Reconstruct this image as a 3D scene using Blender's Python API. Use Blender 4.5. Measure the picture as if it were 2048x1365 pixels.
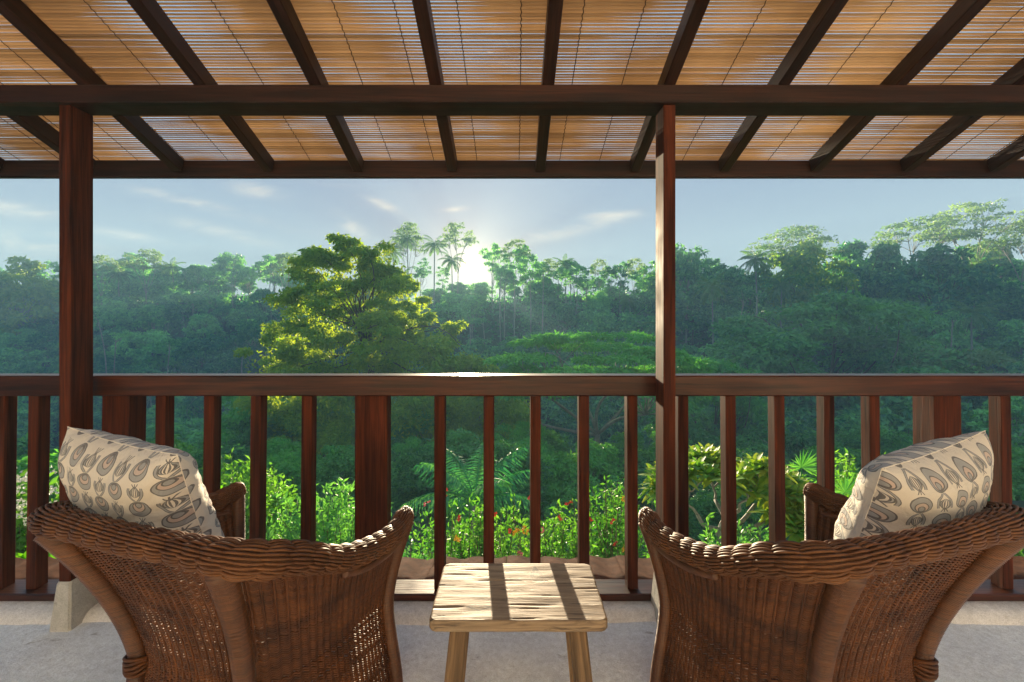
import bpy, bmesh, math, random
import numpy as np
from mathutils import Vector, Matrix, noise as mnoise

for o in list(bpy.data.objects):
    bpy.data.objects.remove(o)
SC = bpy.context.scene
COL = SC.collection
rnd = random.Random(7)
R = math.radians
EYE = 1.417          # eye height above the terrace floor (floor is z = 0, the view looks along +Y)
FPX, CX, HY = 910.0, 1024.0, 636.0

# ------------------------------------------------------------------ camera
cam = bpy.data.cameras.new('camera')
cam.sensor_width = 36.0
cam.lens = 36.0 * FPX / 2048.0
cam.shift_y = -(682.5 - HY) / 2048.0
cam.clip_start = 0.05
cam.clip_end = 3000.0
cam_o = bpy.data.objects.new('camera', cam)
COL.objects.link(cam_o)
cam_o.location = (0, 0, EYE)
cam_o.rotation_euler = (R(90), 0, 0)
SC.camera = cam_o

# ------------------------------------------------------------------ exposure
SC.view_settings.view_transform = 'Standard'
SC.view_settings.look = 'None'
SC.view_settings.gamma = 1.0
SC.view_settings.use_curve_mapping = False
SC.view_settings.exposure = 2.75
SC.render.engine = 'CYCLES'
SC.cycles.use_denoising = True
SC.cycles.max_bounces = 10
SC.cycles.diffuse_bounces = 5
SC.cycles.glossy_bounces = 3
SC.cycles.transmission_bounces = 6
SC.cycles.transparent_max_bounces = 8
SC.cycles.volume_bounces = 1
SC.cycles.caustics_reflective = False
SC.cycles.caustics_refractive = False
SC.cycles.sample_clamp_indirect = 4.0

# ------------------------------------------------------------------ sun
SUN = Vector((-0.0945, 1.0, 0.1095)).normalized()
sl = bpy.data.lights.new('sun', 'SUN')
sl.energy = 3.9
sl.angle = R(0.5)
sl.color = (1.0, 0.80, 0.53)
so = bpy.data.objects.new('sun', sl)
COL.objects.link(so)
so.rotation_euler = SUN.to_track_quat('Z', 'Y').to_euler()
so.location = (-10, 100, 60)


class E:
    """a float socket with arithmetic: keeps the node maths readable"""
    nt = None

    def __init__(s, k): s.k = k

    @staticmethod
    def op(o, *a):
        n = E.nt.nodes.new('ShaderNodeMath'); n.operation = o
        for i, x in enumerate(a):
            if isinstance(x, E): E.nt.links.new(x.k, n.inputs[i])
            else: n.inputs[i].default_value = x
        return E(n.outputs[0])

    def __add__(a, b): return E.op('ADD', a, b)
    __radd__ = __add__
    def __sub__(a, b): return E.op('SUBTRACT', a, b)
    def __rsub__(a, b): return E.op('SUBTRACT', b, a)
    def __mul__(a, b): return E.op('MULTIPLY', a, b)
    __rmul__ = __mul__
    def __truediv__(a, b): return E.op('DIVIDE', a, b)
    def lt(a, b): return E.op('LESS_THAN', a, b)
    def gt(a, b): return E.op('GREATER_THAN', a, b)
    def abs(a): return E.op('ABSOLUTE', a)
    def sqrt(a): return E.op('SQRT', a)
    def max(a, b): return E.op('MAXIMUM', a, b)
    def min(a, b): return E.op('MINIMUM', a, b)
    def pow(a, b): return E.op('POWER', a, b)
    def sin(a): return E.op('SINE', a)
    def exp(a): return E.op('EXPONENT', a)
    def fract(a): return E.op('FRACT', a)
    def floor(a): return E.op('FLOOR', a)
    def clamp(a): return E.op('MINIMUM', E.op('MAXIMUM', a, 0.0), 1.0)


def ramp(nt, fac, stops):
    n = nt.nodes.new('ShaderNodeValToRGB')
    el = n.color_ramp.elements
    while len(el) < len(stops): el.new(0.5)
    for e, (p, c) in zip(el, stops):
        e.position = p
        e.color = (*c, 1) if len(c) == 3 else c
    nt.links.new(fac, n.inputs[0])
    return n.outputs[0]


def mixc(nt, fac, a, b, mode='MIX'):
    n = nt.nodes.new('ShaderNodeMix'); n.data_type = 'RGBA'; n.blend_type = mode
    for i, x in ((0, fac), (6, a), (7, b)):
        if hasattr(x, 'is_linked'): nt.links.new(x, n.inputs[i])
        else: n.inputs[i].default_value = (*x, 1) if isinstance(x, tuple) and len(x) == 3 else x
    return n.outputs[2]


def noise_tex(nt, vec, scale, detail=4.0, rough=0.55, dist=0.0):
    n = nt.nodes.new('ShaderNodeTexNoise')
    n.inputs['Scale'].default_value = scale
    n.inputs['Detail'].default_value = detail
    n.inputs['Roughness'].default_value = rough
    n.inputs['Distortion'].default_value = dist
    if vec is not None: nt.links.new(vec, n.inputs['Vector'])
    return n.outputs[0]


def mapping(nt, vec, scale=(1, 1, 1), rot=(0, 0, 0), loc=(0, 0, 0)):
    n = nt.nodes.new('ShaderNodeMapping')
    n.inputs['Scale'].default_value = scale
    n.inputs['Rotation'].default_value = rot
    n.inputs['Location'].default_value = loc
    nt.links.new(vec, n.inputs[0])
    return n.outputs[0]


def bump(nt, h, strength, dist=0.01):
    n = nt.nodes.new('ShaderNodeBump')
    n.inputs['Strength'].default_value = strength
    n.inputs['Distance'].default_value = dist
    nt.links.new(h, n.inputs['Height'])
    return n.outputs[0]


# ------------------------------------------------------------------ world: clear dawn sky with thin cirrus
def make_world():
    w = bpy.data.worlds.new('World'); SC.world = w
    w.use_nodes = True
    nt = w.node_tree; nt.nodes.clear(); E.nt = nt
    out = nt.nodes.new('ShaderNodeOutputWorld')
    bg = nt.nodes.new('ShaderNodeBackground')
    sky = nt.nodes.new('ShaderNodeTexSky'); sky.sky_type = 'NISHITA'
    sky.sun_disc = False
    sky.sun_elevation = math.asin(SUN.z)
    sky.sun_rotation = math.atan2(SUN.x, SUN.y)
    sky.air_density = 1.0; sky.dust_density = 0.6; sky.ozone_density = 2.2
    # soft shoulder: the camera's highlight compression, the same in every direction
    s = nt.nodes.new('ShaderNodeVectorMath'); s.operation = 'SCALE'
    nt.links.new(sky.outputs[0], s.inputs[0]); s.inputs['Scale'].default_value = SKY_GAIN
    a = nt.nodes.new('ShaderNodeVectorMath'); a.operation = 'ADD'
    nt.links.new(s.outputs[0], a.inputs[0]); a.inputs[1].default_value = (1, 1, 1)
    d = nt.nodes.new('ShaderNodeVectorMath'); d.operation = 'DIVIDE'
    nt.links.new(s.outputs[0], d.inputs[0]); nt.links.new(a.outputs[0], d.inputs[1])
    col = d.outputs[0]
    col = mixc(nt, 1.0, col, SKY_TINT, 'MULTIPLY')
    tc = nt.nodes.new('ShaderNodeTexCoord')
    sep = nt.nodes.new('ShaderNodeSeparateXYZ'); nt.links.new(tc.outputs['Generated'], sep.inputs[0])
    x, y, z = (E(sep.outputs[i]) for i in range(3))
    # cirrus: sheared streaks on a plane high above
    zz = z.max(0.03)
    comb = nt.nodes.new('ShaderNodeCombineXYZ')
    nt.links.new((x / zz).k, comb.inputs[0]); nt.links.new((y / zz).k, comb.inputs[1])
    m = mapping(nt, comb.outputs[0], (0.42, 0.75, 1), (0, 0, R(24)), (3.1, 1.7, 0))
    n1 = E(noise_tex(nt, m, 1.15, 7, 0.62, 0.9))
    m2 = mapping(nt, comb.outputs[0], (0.12, 0.2, 1), (0, 0, R(-12)), (8.3, 4.0, 0))
    n2 = E(noise_tex(nt, m2, 1.0, 3, 0.5, 0.2))
    cov = ((n1 - 0.52) * 3.0).clamp() * ((n2 - 0.46) * 5.0).clamp() * 0.5
    # separate wisps low over the ridge: place as tangents of azimuth and height, length, width, slope
    yy = y.max(0.05); tx, tz = x / yy, z / yy
    mw = nt.nodes.new('ShaderNodeCombineXYZ'); nt.links.new(tx.k, mw.inputs[0]); nt.links.new(tz.k, mw.inputs[1])
    nw = E(noise_tex(nt, mapping(nt, mw.outputs[0], (7, 26, 1), (0, 0, R(8))), 1.0, 6, 0.62, 0.7))
    for cx, cz, L, W, sl in WISPS:
        cs, sn = math.cos(sl), math.sin(sl)
        du, dv = tx - cx, tz - cz
        aa = (du * cs + dv * sn) / L; bb = (dv * cs - du * sn) / W
        cov = cov + (aa * aa * -1.0 - bb * bb).exp() * ((nw - 0.36) * 3.2).clamp() * y.gt(0.2)
    cov = cov.clamp() * ((z - 0.04) * 14.0).clamp() * 0.85
    col = mixc(nt, ((z.max(0.0) * -7.0).exp() * 0.62).k, col, HORIZON_COL)
    col = mixc(nt, cov.k, col, CLOUD_COL)
    # the sun's aureole: forward scattering round the disc
    dot = x * SUN.x + y * SUN.y + z * SUN.z
    ang = ((1.0 - dot) * 2.0).max(0.0).sqrt()
    glow = (ang * -6.5).exp() * 0.72 + (ang * -24.0).exp() * 1.9 + (ang * -90.0).exp() * 5.0
    g = nt.nodes.new('ShaderNodeVectorMath'); g.operation = 'SCALE'
    g.inputs[0].default_value = (1.0, 0.70, 0.36); nt.links.new(glow.k, g.inputs['Scale'])
    ad = nt.nodes.new('ShaderNodeVectorMath'); ad.operation = 'ADD'
    nt.links.new(col, ad.inputs[0]); nt.links.new(g.outputs[0], ad.inputs[1])
    nt.links.new(ad.outputs[0], bg.inputs['Color'])
    bg.inputs['Strength'].default_value = SKY_STRENGTH
    nt.links.new(bg.outputs[0], out.inputs['Surface'])


SKY_GAIN = 20.0
SKY_TINT = (0.375, 0.51, 0.765)
CLOUD_COL = (1.15, 1.05, 0.93)
SKY_STRENGTH = 0.11
HORIZON_COL = (0.80, 0.76, 0.70)
_w = lambda px, py, l, w, deg: ((px - CX) / FPX, (HY - py) / FPX, l / FPX, w / FPX, R(deg))
WISPS = [_w(440, 463, 85, 11, -13), _w(1130, 462, 120, 13, 13), _w(1230, 430, 60, 7, 3), _w(40, 422, 90, 13, -9), _w(50, 490, 130, 26, -5),
         _w(508, 380, 46, 13, -12), _w(772, 413, 40, 8, -26), _w(705, 455, 42, 12, -35), _w(910, 419, 22, 5, 5), _w(380, 405, 120, 9, -14), _w(250, 470, 70, 8, -10)]
make_world()


# ------------------------------------------------------------------ helpers for meshes
def tag(o, label=None, cat=None, group=None, kind=None):
    if label: o['label'] = label
    if cat: o['category'] = cat
    if group: o['group'] = group
    if kind: o['kind'] = kind
    return o


def empty(name, loc=(0, 0, 0), rz=0.0):
    o = bpy.data.objects.new(name, None)
    COL.objects.link(o)
    o.location = loc
    o.rotation_euler = (0, 0, rz)
    o.empty_display_size = 0.1
    return o


def link(name, me, parent=None):
    o = bpy.data.objects.new(name, me)
    COL.objects.link(o)
    if parent is not None: o.parent = parent
    return o


def mesh_np(name, V, F, mat, smooth=False, uv=None):
    """V (n,3), F (m,3|4) numpy arrays"""
    V = np.asarray(V, np.float32); F = np.asarray(F, np.int32)
    me = bpy.data.meshes.new(name)
    k = F.shape[1]
    me.vertices.add(len(V)); me.vertices.foreach_set('co', V.ravel())
    me.loops.add(F.size); me.loops.foreach_set('vertex_index', F.ravel())
    me.polygons.add(len(F))
    me.polygons.foreach_set('loop_start', np.arange(0, F.size, k, dtype=np.int32))
    me.polygons.foreach_set('use_smooth', np.full(len(F), smooth, dtype=bool))
    if uv is not None:
        l = me.uv_layers.new(name='UVMap')
        l.data.foreach_set('uv', np.asarray(uv, np.float32)[F.ravel()].ravel())
    for m in (mat if isinstance(mat, (list, tuple)) else [mat]): me.materials.append(m)
    me.update(calc_edges=True)
    return me


def cbox(name, x0, x1, y0, y1, z0, z1, mat, parent=None, c=0.004, label=None):
    """box with chamfered edges, origin at its middle"""
    ctr = Vector(((x0 + x1) / 2, (y0 + y1) / 2, (z0 + z1) / 2))
    h = [abs(x1 - x0) / 2, abs(y1 - y0) / 2, abs(z1 - z0) / 2]
    me = chamfer_mesh(name, h, c, mat)
    o = link(name, me, parent)
    o.location = ctr
    if label: o['label'] = label
    return o


def chamfer_mesh(name, h, c, mat, taper=1.0):
    c = min(c, min(h) * 0.45)
    bm = bmesh.new()
    for sx in (-1, 1):
        for sy in (-1, 1):
            for sz in (-1, 1):
                for a in range(3):
                    p = [sx * (h[0] - c), sy * (h[1] - c), sz * (h[2] - c)]
                    p[a] += (sx, sy, sz)[a] * c
                    if sz < 0: p[0] *= taper; p[1] *= taper
                    bm.verts.new(p)
    bmesh.ops.convex_hull(bm, input=bm.verts)
    bmesh.ops.dissolve_limit(bm, angle_limit=R(1), verts=bm.verts, edges=bm.edges)
    me = bpy.data.meshes.new(name); bm.to_mesh(me); bm.free()
    me.materials.append(mat)
    return me


def beam(name, a, b, w, h, mat, parent=None, c=0.004, up=(0, 0, 1)):
    """chamfered timber from a to b (centre line), w across, h upright; long axis is local X"""
    a, b = Vector(a), Vector(b)
    d = b - a
    me = chamfer_mesh(name, [d.length / 2, w / 2, h / 2], c, mat)
    o = link(name, me, parent)
    x = d.normalized(); yv = Vector(up).cross(x).normalized(); zv = x.cross(yv)
    m = Matrix((x, yv, zv)).transposed().to_4x4(); m.translation = (a + b) / 2
    o.matrix_local = m
    return o


def frames(P):
    """parallel-transport frames along a polyline (n,3)"""
    P = np.asarray(P, float); n = len(P)
    T = np.gradient(P, axis=0); T /= np.linalg.norm(T, axis=1)[:, None] + 1e-12
    up = np.array([0, 0, 1.0]) if abs(T[0][2]) < 0.9 else np.array([1.0, 0, 0])
    N = np.zeros_like(P); nn = up - T[0] * up.dot(T[0]); nn /= np.linalg.norm(nn)
    for i in range(n):
        nn = nn - T[i] * nn.dot(T[i]); nn /= np.linalg.norm(nn) + 1e-12
        N[i] = nn
    return T, N, np.cross(T, N)


class MB:
    """collects tubes, quads and leaves into one mesh"""
    def __init__(s): s.V = []; s.F = []; s.n = 0

    def add(s, V, F):
        V = np.asarray(V, np.float32); F = np.asarray(F, np.int32)
        s.V.append(V); s.F.append(F + s.n); s.n += len(V)

    def tube(s, P, r, k=6, cap=True, flat=1.0):
        P = np.asarray(P, float); n = len(P)
        r = np.broadcast_to(np.asarray(r, float), (n,))
        T, N, B = frames(P)
        a = np.arange(k) / k * 2 * np.pi
        V = (P[:, None] + (np.cos(a)[None, :, None] * N[:, None] + flat * np.sin(a)[None, :, None] * B[:, None]) * r[:, None, None]).reshape(-1, 3)
        i = np.arange(n - 1)[:, None] * k; j = np.arange(k)[None]; j2 = (j + 1) % k
        F = np.stack([i + j, i + j2, i + k + j2, i + k + j], -1).reshape(-1, 4)
        if cap:
            V = np.vstack([V, P[:1] - T[:1] * r[0] * .3, P[-1:] + T[-1:] * r[-1] * .3]); e = n * k
            c0 = np.stack([np.full(k, e), j[0] * 0 + (j2[0]), j[0], np.full(k, e)], -1)
            b = (n - 1) * k
            c1 = np.stack([np.full(k, e + 1), b + j[0], b + j2[0], np.full(k, e + 1)], -1)
            F = np.vstack([F, c0, c1])
        s.add(V, F)

    def leaves(s, P, D, L, W, rng, fold=0.18, N=None):
        """diamond leaves: base P, unit direction D, length L, width W"""
        n = len(P)
        if n == 0: return
        rv = rng.normal(size=(n, 3)) if N is None else N; S = np.cross(D, rv); S /= np.linalg.norm(S, axis=1)[:, None] + 1e-9
        U = np.cross(S, D)
        L = np.broadcast_to(L, (n,))[:, None]; W = np.broadcast_to(W, (n,))[:, None]
        m = P + D * L * 0.45 + U * W * fold
        V = np.stack([P, m + S * W * .5, P + D * L - U * W * fold, m - S * W * .5], 1).reshape(-1, 3)
        F = np.arange(4 * n).reshape(-1, 4)
        s.add(V, F)

    def mesh(s, name, mat, smooth=False):
        V = np.vstack(s.V); F = np.vstack(s.F)
        tri = F[:, 0] == F[:, 3]
        if not tri.any(): return mesh_np(name, V, F, mat, smooth)
        me = bpy.data.meshes.new(name)
        cnt = np.where(tri, 3, 4); st = np.concatenate([[0], np.cumsum(cnt)[:-1]])
        mask = np.ones(F.shape, bool); mask[tri, 3] = False
        me.vertices.add(len(V)); me.vertices.foreach_set('co', V.ravel())
        li = F[mask].astype(np.int32)
        me.loops.add(len(li)); me.loops.foreach_set('vertex_index', li)
        me.polygons.add(len(F)); me.polygons.foreach_set('loop_start', st.astype(np.int32))
        me.polygons.foreach_set('use_smooth', np.full(len(F), smooth, dtype=bool))
        me.materials.append(mat); me.update(calc_edges=True)
        return me

    def build(s, name, mat, parent=None, smooth=False):
        return link(name, s.mesh(name, mat, smooth), parent)


def catmull(P, n):
    P = np.asarray(P, float); k = len(P)
    t = np.linspace(0, k - 1, n); i = np.clip(t.astype(int), 0, k - 2); f = (t - i)[:, None]
    g = lambda j: P[np.clip(j, 0, k - 1)]
    p0 = np.where((i == 0)[:, None], 2 * g(i) - g(i + 1), g(i - 1))
    p3 = np.where((i == k - 2)[:, None], 2 * g(i + 1) - g(i), g(i + 2))
    p1, p2 = g(i), g(i + 1)
    return .5 * (2 * p1 + (p2 - p0) * f + (2 * p0 - 5 * p1 + 4 * p2 - p3) * f ** 2 + (3 * p1 - p0 - 3 * p2 + p3) * f ** 3)


def resample(P, n):
    d = np.concatenate([[0], np.cumsum(np.linalg.norm(np.diff(P, axis=0), axis=1))])
    t = np.linspace(0, d[-1], n)
    return np.stack([np.interp(t, d, P[:, i]) for i in range(P.shape[1])], 1)


def unit(v):
    return v / (np.linalg.norm(v, axis=-1, keepdims=True) + 1e-9)


# ------------------------------------------------------------------ materials
def new_mat(name):
    m = bpy.data.materials.new(name); m.use_nodes = True
    nt = m.node_tree; E.nt = nt
    b = nt.nodes['Principled BSDF']
    return m, nt, b


def obj_coord(nt):
    return nt.nodes.new('ShaderNodeTexCoord').outputs['Object']


def obj_random(nt):
    return nt.nodes.new('ShaderNodeObjectInfo').outputs['Random']


def wood_mat(name, dark, light, axis, rough=0.34, scale=1.0, coat=0.25, bumps=0.25, spec=0.22):
    m, nt, b = new_mat(name)
    oc = obj_coord(nt)
    add = nt.nodes.new('ShaderNodeVectorMath'); add.operation = 'ADD'
    nt.links.new(oc, add.inputs[0])
    sc = nt.nodes.new('ShaderNodeVectorMath'); sc.operation = 'SCALE'
    sc.inputs[0].default_value = (13, 7, 9); nt.links.new(obj_random(nt), sc.inputs['Scale'])
    nt.links.new(sc.outputs[0], add.inputs[1])
    s = [26 * scale] * 3; s['xyz'.index(axis)] = 1.6 * scale
    v = mapping(nt, add.outputs[0], s)
    n1 = noise_tex(nt, v, 1.0, 6, 0.6, 0.6)
    s2 = [120 * scale] * 3; s2['xyz'.index(axis)] = 4 * scale
    n2 = noise_tex(nt, mapping(nt, add.outputs[0], s2), 1.0, 3, 0.6)
    n3 = noise_tex(nt, add.outputs[0], 3.0, 3, 0.6)
    c = ramp(nt, n1, [(0.3, dark), (0.72, light)])
    c = mixc(nt, 0.75, c, ramp(nt, n2, [(0.35, (0.45, 0.43, 0.42)), (0.7, (1.4, 1.35, 1.3))]), 'MULTIPLY')
    c = mixc(nt, 0.55, c, ramp(nt, n3, [(0.3, (0.6, 0.6, 0.6)), (0.75, (1.3, 1.25, 1.2))]), 'MULTIPLY')
    nt.links.new(c, b.inputs['Base Color'])
    nt.links.new(ramp(nt, n3, [(0.3, (rough * .8,) * 3), (0.7, (rough * 1.35,) * 3)]), b.inputs['Roughness'])
    b.inputs['Coat Weight'].default_value = coat
    b.inputs['Specular IOR Level'].default_value = spec
    b.inputs['Coat Roughness'].default_value = 0.22
    nt.links.new(bump(nt, n2, bumps, 0.004), b.inputs['Normal'])
    return m


WOOD_X = wood_mat('dark_timber_along_x', (0.010, 0.0035, 0.002), (0.048, 0.016, 0.008), 'x', 0.45, 1, 0.08)
WOOD_Z = wood_mat('dark_timber_upright', (0.020, 0.005, 0.003), (0.125, 0.030, 0.010), 'z', 0.62, 1, 0.0, 0.25, 0.10)
WOOD_RAIL = wood_mat('varnished_rail_timber', (0.018, 0.004, 0.003), (0.090, 0.025, 0.010), 'x', 0.36, 1, 0.15)


def table_mat():
    m, nt, b = new_mat('weathered_table_wood')
    oc = obj_coord(nt)
    n0 = noise_tex(nt, mapping(nt, oc, (1.2, 7, 7)), 2.0, 3, 0.6)
    n1 = noise_tex(nt, mapping(nt, oc, (3.5, 38, 38)), 1.0, 7, 0.72, 1.0)
    n2 = noise_tex(nt, mapping(nt, oc, (4.5, 70, 70)), 1.0, 4, 0.65, 0.6)
    c = ramp(nt, n1, [(0.32, (0.075, 0.045, 0.024)), (0.45, (0.23, 0.155, 0.085)), (0.7, (0.38, 0.285, 0.175))])
    c = mixc(nt, 0.5, c, ramp(nt, n0, [(0.3, (0.62, 0.58, 0.55)), (0.7, (1.2, 1.15, 1.1))]), 'MULTIPLY')
    crack = ramp(nt, n2, [(0.33, (0.10, 0.065, 0.04)), (0.40, (1, 1, 1))])
    c = mixc(nt, 0.8, c, crack, 'MULTIPLY')
    # knots
    vo = nt.nodes.new('ShaderNodeTexVoronoi'); vo.inputs['Scale'].default_value = 1.0
    nt.links.new(mapping(nt, oc, (5.5, 11, 5)), vo.inputs['Vector'])
    c = mixc(nt, 1.0, c, ramp(nt, vo.outputs['Distance'], [(0.02, (0.22, 0.13, 0.07)), (0.06, (1, 1, 1))]), 'MULTIPLY')
    sep = nt.nodes.new('ShaderNodeSeparateXYZ'); nt.links.new(oc, sep.inputs[0])
    wb = (E(noise_tex(nt, oc, 40.0, 2, 0.5)) - 0.5) * 0.006
    px, py, pz = E(sep.outputs[0]) + wb, E(sep.outputs[1]) + wb, E(sep.outputs[2])
    scr = None
    D4 = [(-.135, -.085), (-.165, -.096), (-.125, -.112), (-.09, -.098), (-.135, -.085)]
    for (x0, y0), (x1, y1), wd in [((.052, .082), (.065, .134), .0062), ((.065, .134), (.086, .090), .0055), ((.056, .100), (.078, .103), .0048), ((.048, .078), (.062, .076), .004)] + [(D4[i], D4[i + 1], .0027) for i in range(4)]:
        ex, ey = x1 - x0, y1 - y0; l2 = ex * ex + ey * ey
        tt = (((px - x0) * ex + (py - y0) * ey) / l2).clamp()
        dx = px - x0 - tt * ex; dy = py - y0 - tt * ey
        hit = (dx * dx + dy * dy).sqrt().lt(wd)
        scr = hit if scr is None else scr.max(hit)
    c = mixc(nt, (scr * pz.gt(.47) * 0.85).k, c, (0.03, 0.021, 0.014))
    nt.links.new(c, b.inputs['Base Color'])
    b.inputs['Roughness'].default_value = 0.62
    h = E(n1) * 0.5 + E(crack) * 0.8
    nt.links.new(bump(nt, h.k, 0.55, 0.006), b.inputs['Normal'])
    return m


def table_leg_mat():
    return wood_mat('weathered_leg_wood', (0.09, 0.055, 0.028), (0.27, 0.175, 0.095), 'z', 0.6, 0.8, 0.0, 0.5)


def wicker_mat(name, dark, light):
    m, nt, b = new_mat(name)
    oc = obj_coord(nt)
    n1 = noise_tex(nt, oc, 9.0, 4, 0.6)
    n2 = noise_tex(nt, oc, 160.0, 2, 0.5)
    isl = nt.nodes.new('ShaderNodeNewGeometry').outputs['Random Per Island']
    c = ramp(nt, n1, [(0.28, dark), (0.72, light)])
    c = mixc(nt, 0.6, c, ramp(nt, isl, [(0.0, (0.62, 0.62, 0.62)), (1.0, (1.35, 1.3, 1.25))]), 'MULTIPLY')
    c = mixc(nt, 0.4, c, ramp(nt, n2, [(0.3, (0.6, 0.6, 0.6)), (0.7, (1.2, 1.2, 1.2))]), 'MULTIPLY')
    nt.links.new(c, b.inputs['Base Color'])
    b.inputs['Roughness'].default_value = 0.55
    b.inputs['Specular IOR Level'].default_value = 0.22
    b.inputs['Coat Weight'].default_value = 0.04
    b.inputs['Coat Roughness'].default_value = 0.25
    return m


WICKER = wicker_mat('brown_wicker', (0.038, 0.012, 0.0035), (0.135, 0.047, 0.013))
WICKER_RIM = wicker_mat('brown_wicker_roll', (0.055, 0.019, 0.007), (0.19, 0.078, 0.027))


def print_mat(name, flip):
    """cream cotton with a printed tulip and ring pattern"""
    m, nt, b = new_mat(name)
    uvn = nt.nodes.new('ShaderNodeUVMap')
    sep = nt.nodes.new('ShaderNodeSeparateXYZ'); nt.links.new(uvn.outputs[0], sep.inputs[0])
    u, v = E(sep.outputs[0]), E(sep.outputs[1])
    if flip: v = v * -1.0 + 9.0
    # a little hand-drawn wobble
    wob = E(noise_tex(nt, uvn.outputs[0], 1.3, 2, 0.5)) - 0.5
    u = u + wob * 0.10; v = v + wob * 0.10
    ci = u.floor()
    X = u.fract() - 0.5
    aX = X.abs()
    odd = (ci * 0.5).fract().gt(0.25)
    Y = ((v + odd * 1.0) * 0.5).fract() * 2.0

    def ell(cy, rx, ry):
        a = X / rx; c = (Y - cy) / ry
        return (a * a + c * c).sqrt()
    grey = (0.36, 0.36, 0.355); cream = (0.78, 0.71, 0.60); inkc = (0.10, 0.095, 0.095); pinkc = (0.60, 0.47, 0.39)
    e1 = ell(0.50, 0.40, 0.44); e2 = ell(0.62, 0.25, 0.27); e3 = ell(0.72, 0.13, 0.15)
    line = lambda e, w: (e - 1.0).abs().lt(w)
    g = e1.lt(1.0)
    p = e2.lt(1.0)
    g3 = e3.lt(1.0)
    ink = line(e1, 0.055).max(line(e2, 0.085)).max(line(e3, 0.16))
    # tulip bud
    s = ((Y - 1.22) * (1.0 / 0.62)).clamp()
    wdt = (s * 3.14159).sin().max(0.001).pow(0.75) * 0.25 * (1.25 - s * 0.7)
    inside = Y.gt(1.22) * Y.lt(1.84)
    dd = aX / wdt.max(0.02)
    bud = dd.lt(1.0) * inside
    ink = ink.max(((dd - 1.0).abs().lt(0.13)).max((dd - 0.62).abs().lt(0.10)).max((dd - 0.25).abs().lt(0.12)) * inside)
    petals = ((aX - 0.09 * ((Y - 1.70) * 6.0)).abs().lt(0.022)).max(aX.lt(0.02)) * Y.gt(1.70) * Y.lt(1.95)
    ink = ink.max(petals)
    # two arms rising from the stem
    arm = ((Y - 0.98) * 3.6).sin() * 0.15 + 0.05 + (Y - 0.98) * 0.22
    ina = Y.gt(0.98) * Y.lt(1.74)
    da = (aX - arm).abs()
    armg = da.lt(0.045) * ina
    ink = ink.max((da - 0.05).abs().lt(0.014) * ina)
    gg = g.max(armg)
    col = mixc(nt, gg.k, cream, grey)
    col = mixc(nt, (p).k, col, pinkc)
    col = mixc(nt, (g3).k, col, grey)
    col = mixc(nt, (bud * dd.gt(0.62)).k, col, grey)
    col = mixc(nt, (ink.clamp() * 0.9).k, col, inkc)
    oc = obj_coord(nt)
    weave = noise_tex(nt, mapping(nt, uvn.outputs[0], (160, 160, 1)), 1.0, 2, 0.5)
    cr = noise_tex(nt, oc, 9.0, 4, 0.6, 0.6)
    cr2 = noise_tex(nt, mapping(nt, oc, (22, 6, 22)), 1.0, 3, 0.6, 0.8)
    nt.links.new(col, b.inputs['Base Color'])
    b.inputs['Roughness'].default_value = 0.85
    b.inputs['Sheen Weight'].default_value = 0.25
    h = E(weave) * 0.06 + E(cr) * 0.7 + E(cr2) * 0.45
    nt.links.new(bump(nt, h.k, 0.85, 0.035), b.inputs['Normal'])
    return m


def concrete_mat(name, base, rough=0.85, dusty=1.0):
    m, nt, b = new_mat(name)
    oc = obj_coord(nt)
    n1 = noise_tex(nt, oc, 1.6, 6, 0.62, 0.4)
    n2 = noise_tex(nt, oc, 38.0, 5, 0.7)
    n3 = noise_tex(nt, oc, 220.0, 3, 0.6)
    n4 = noise_tex(nt, mapping(nt, oc, (4, 9, 4)), 1.0, 5, 0.7, 1.2)
    d = tuple(x * 0.84 for x in base); l = tuple(min(1, x * 1.15) for x in base)
    c = ramp(nt, n1, [(0.28, d), (0.7, l)])
    c = mixc(nt, 0.6, c, ramp(nt, n2, [(0.3, (0.70, 0.69, 0.67)), (0.66, (1.15, 1.15, 1.15))]), 'MULTIPLY')
    c = mixc(nt, 0.7, c, ramp(nt, n4, [(0.30, (0.42, 0.40, 0.38)), (0.37, (1, 1, 1))]), 'MULTIPLY')
    c = mixc(nt, 0.5, c, ramp(nt, n3, [(0.32, (0.62, 0.61, 0.60)), (0.6, (1.12, 1.12, 1.12))]), 'MULTIPLY')
    nt.links.new(c, b.inputs['Base Color'])
    b.inputs['Roughness'].default_value = rough
    b.inputs['Specular IOR Level'].default_value = 0.35
    h = E(n2) * 0.8 + E(n3) * 0.45 + E(n4) * 0.5
    nt.links.new(bump(nt, h.k, 0.5, 0.012), b.inputs['Normal'])
    return m


FLOOR_M = concrete_mat('screed_floor', (0.82, 0.86, 0.92))
KERB_M = concrete_mat('kerb_cement', (0.74, 0.73, 0.72))
FOOT_M = concrete_mat('footing_cement', (0.5, 0.49, 0.45))
WALL_M = concrete_mat('bounce_wall_cream', (0.80, 0.72, 0.60))  # pale coat of the added unseen wall, for its warm bounce


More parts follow.
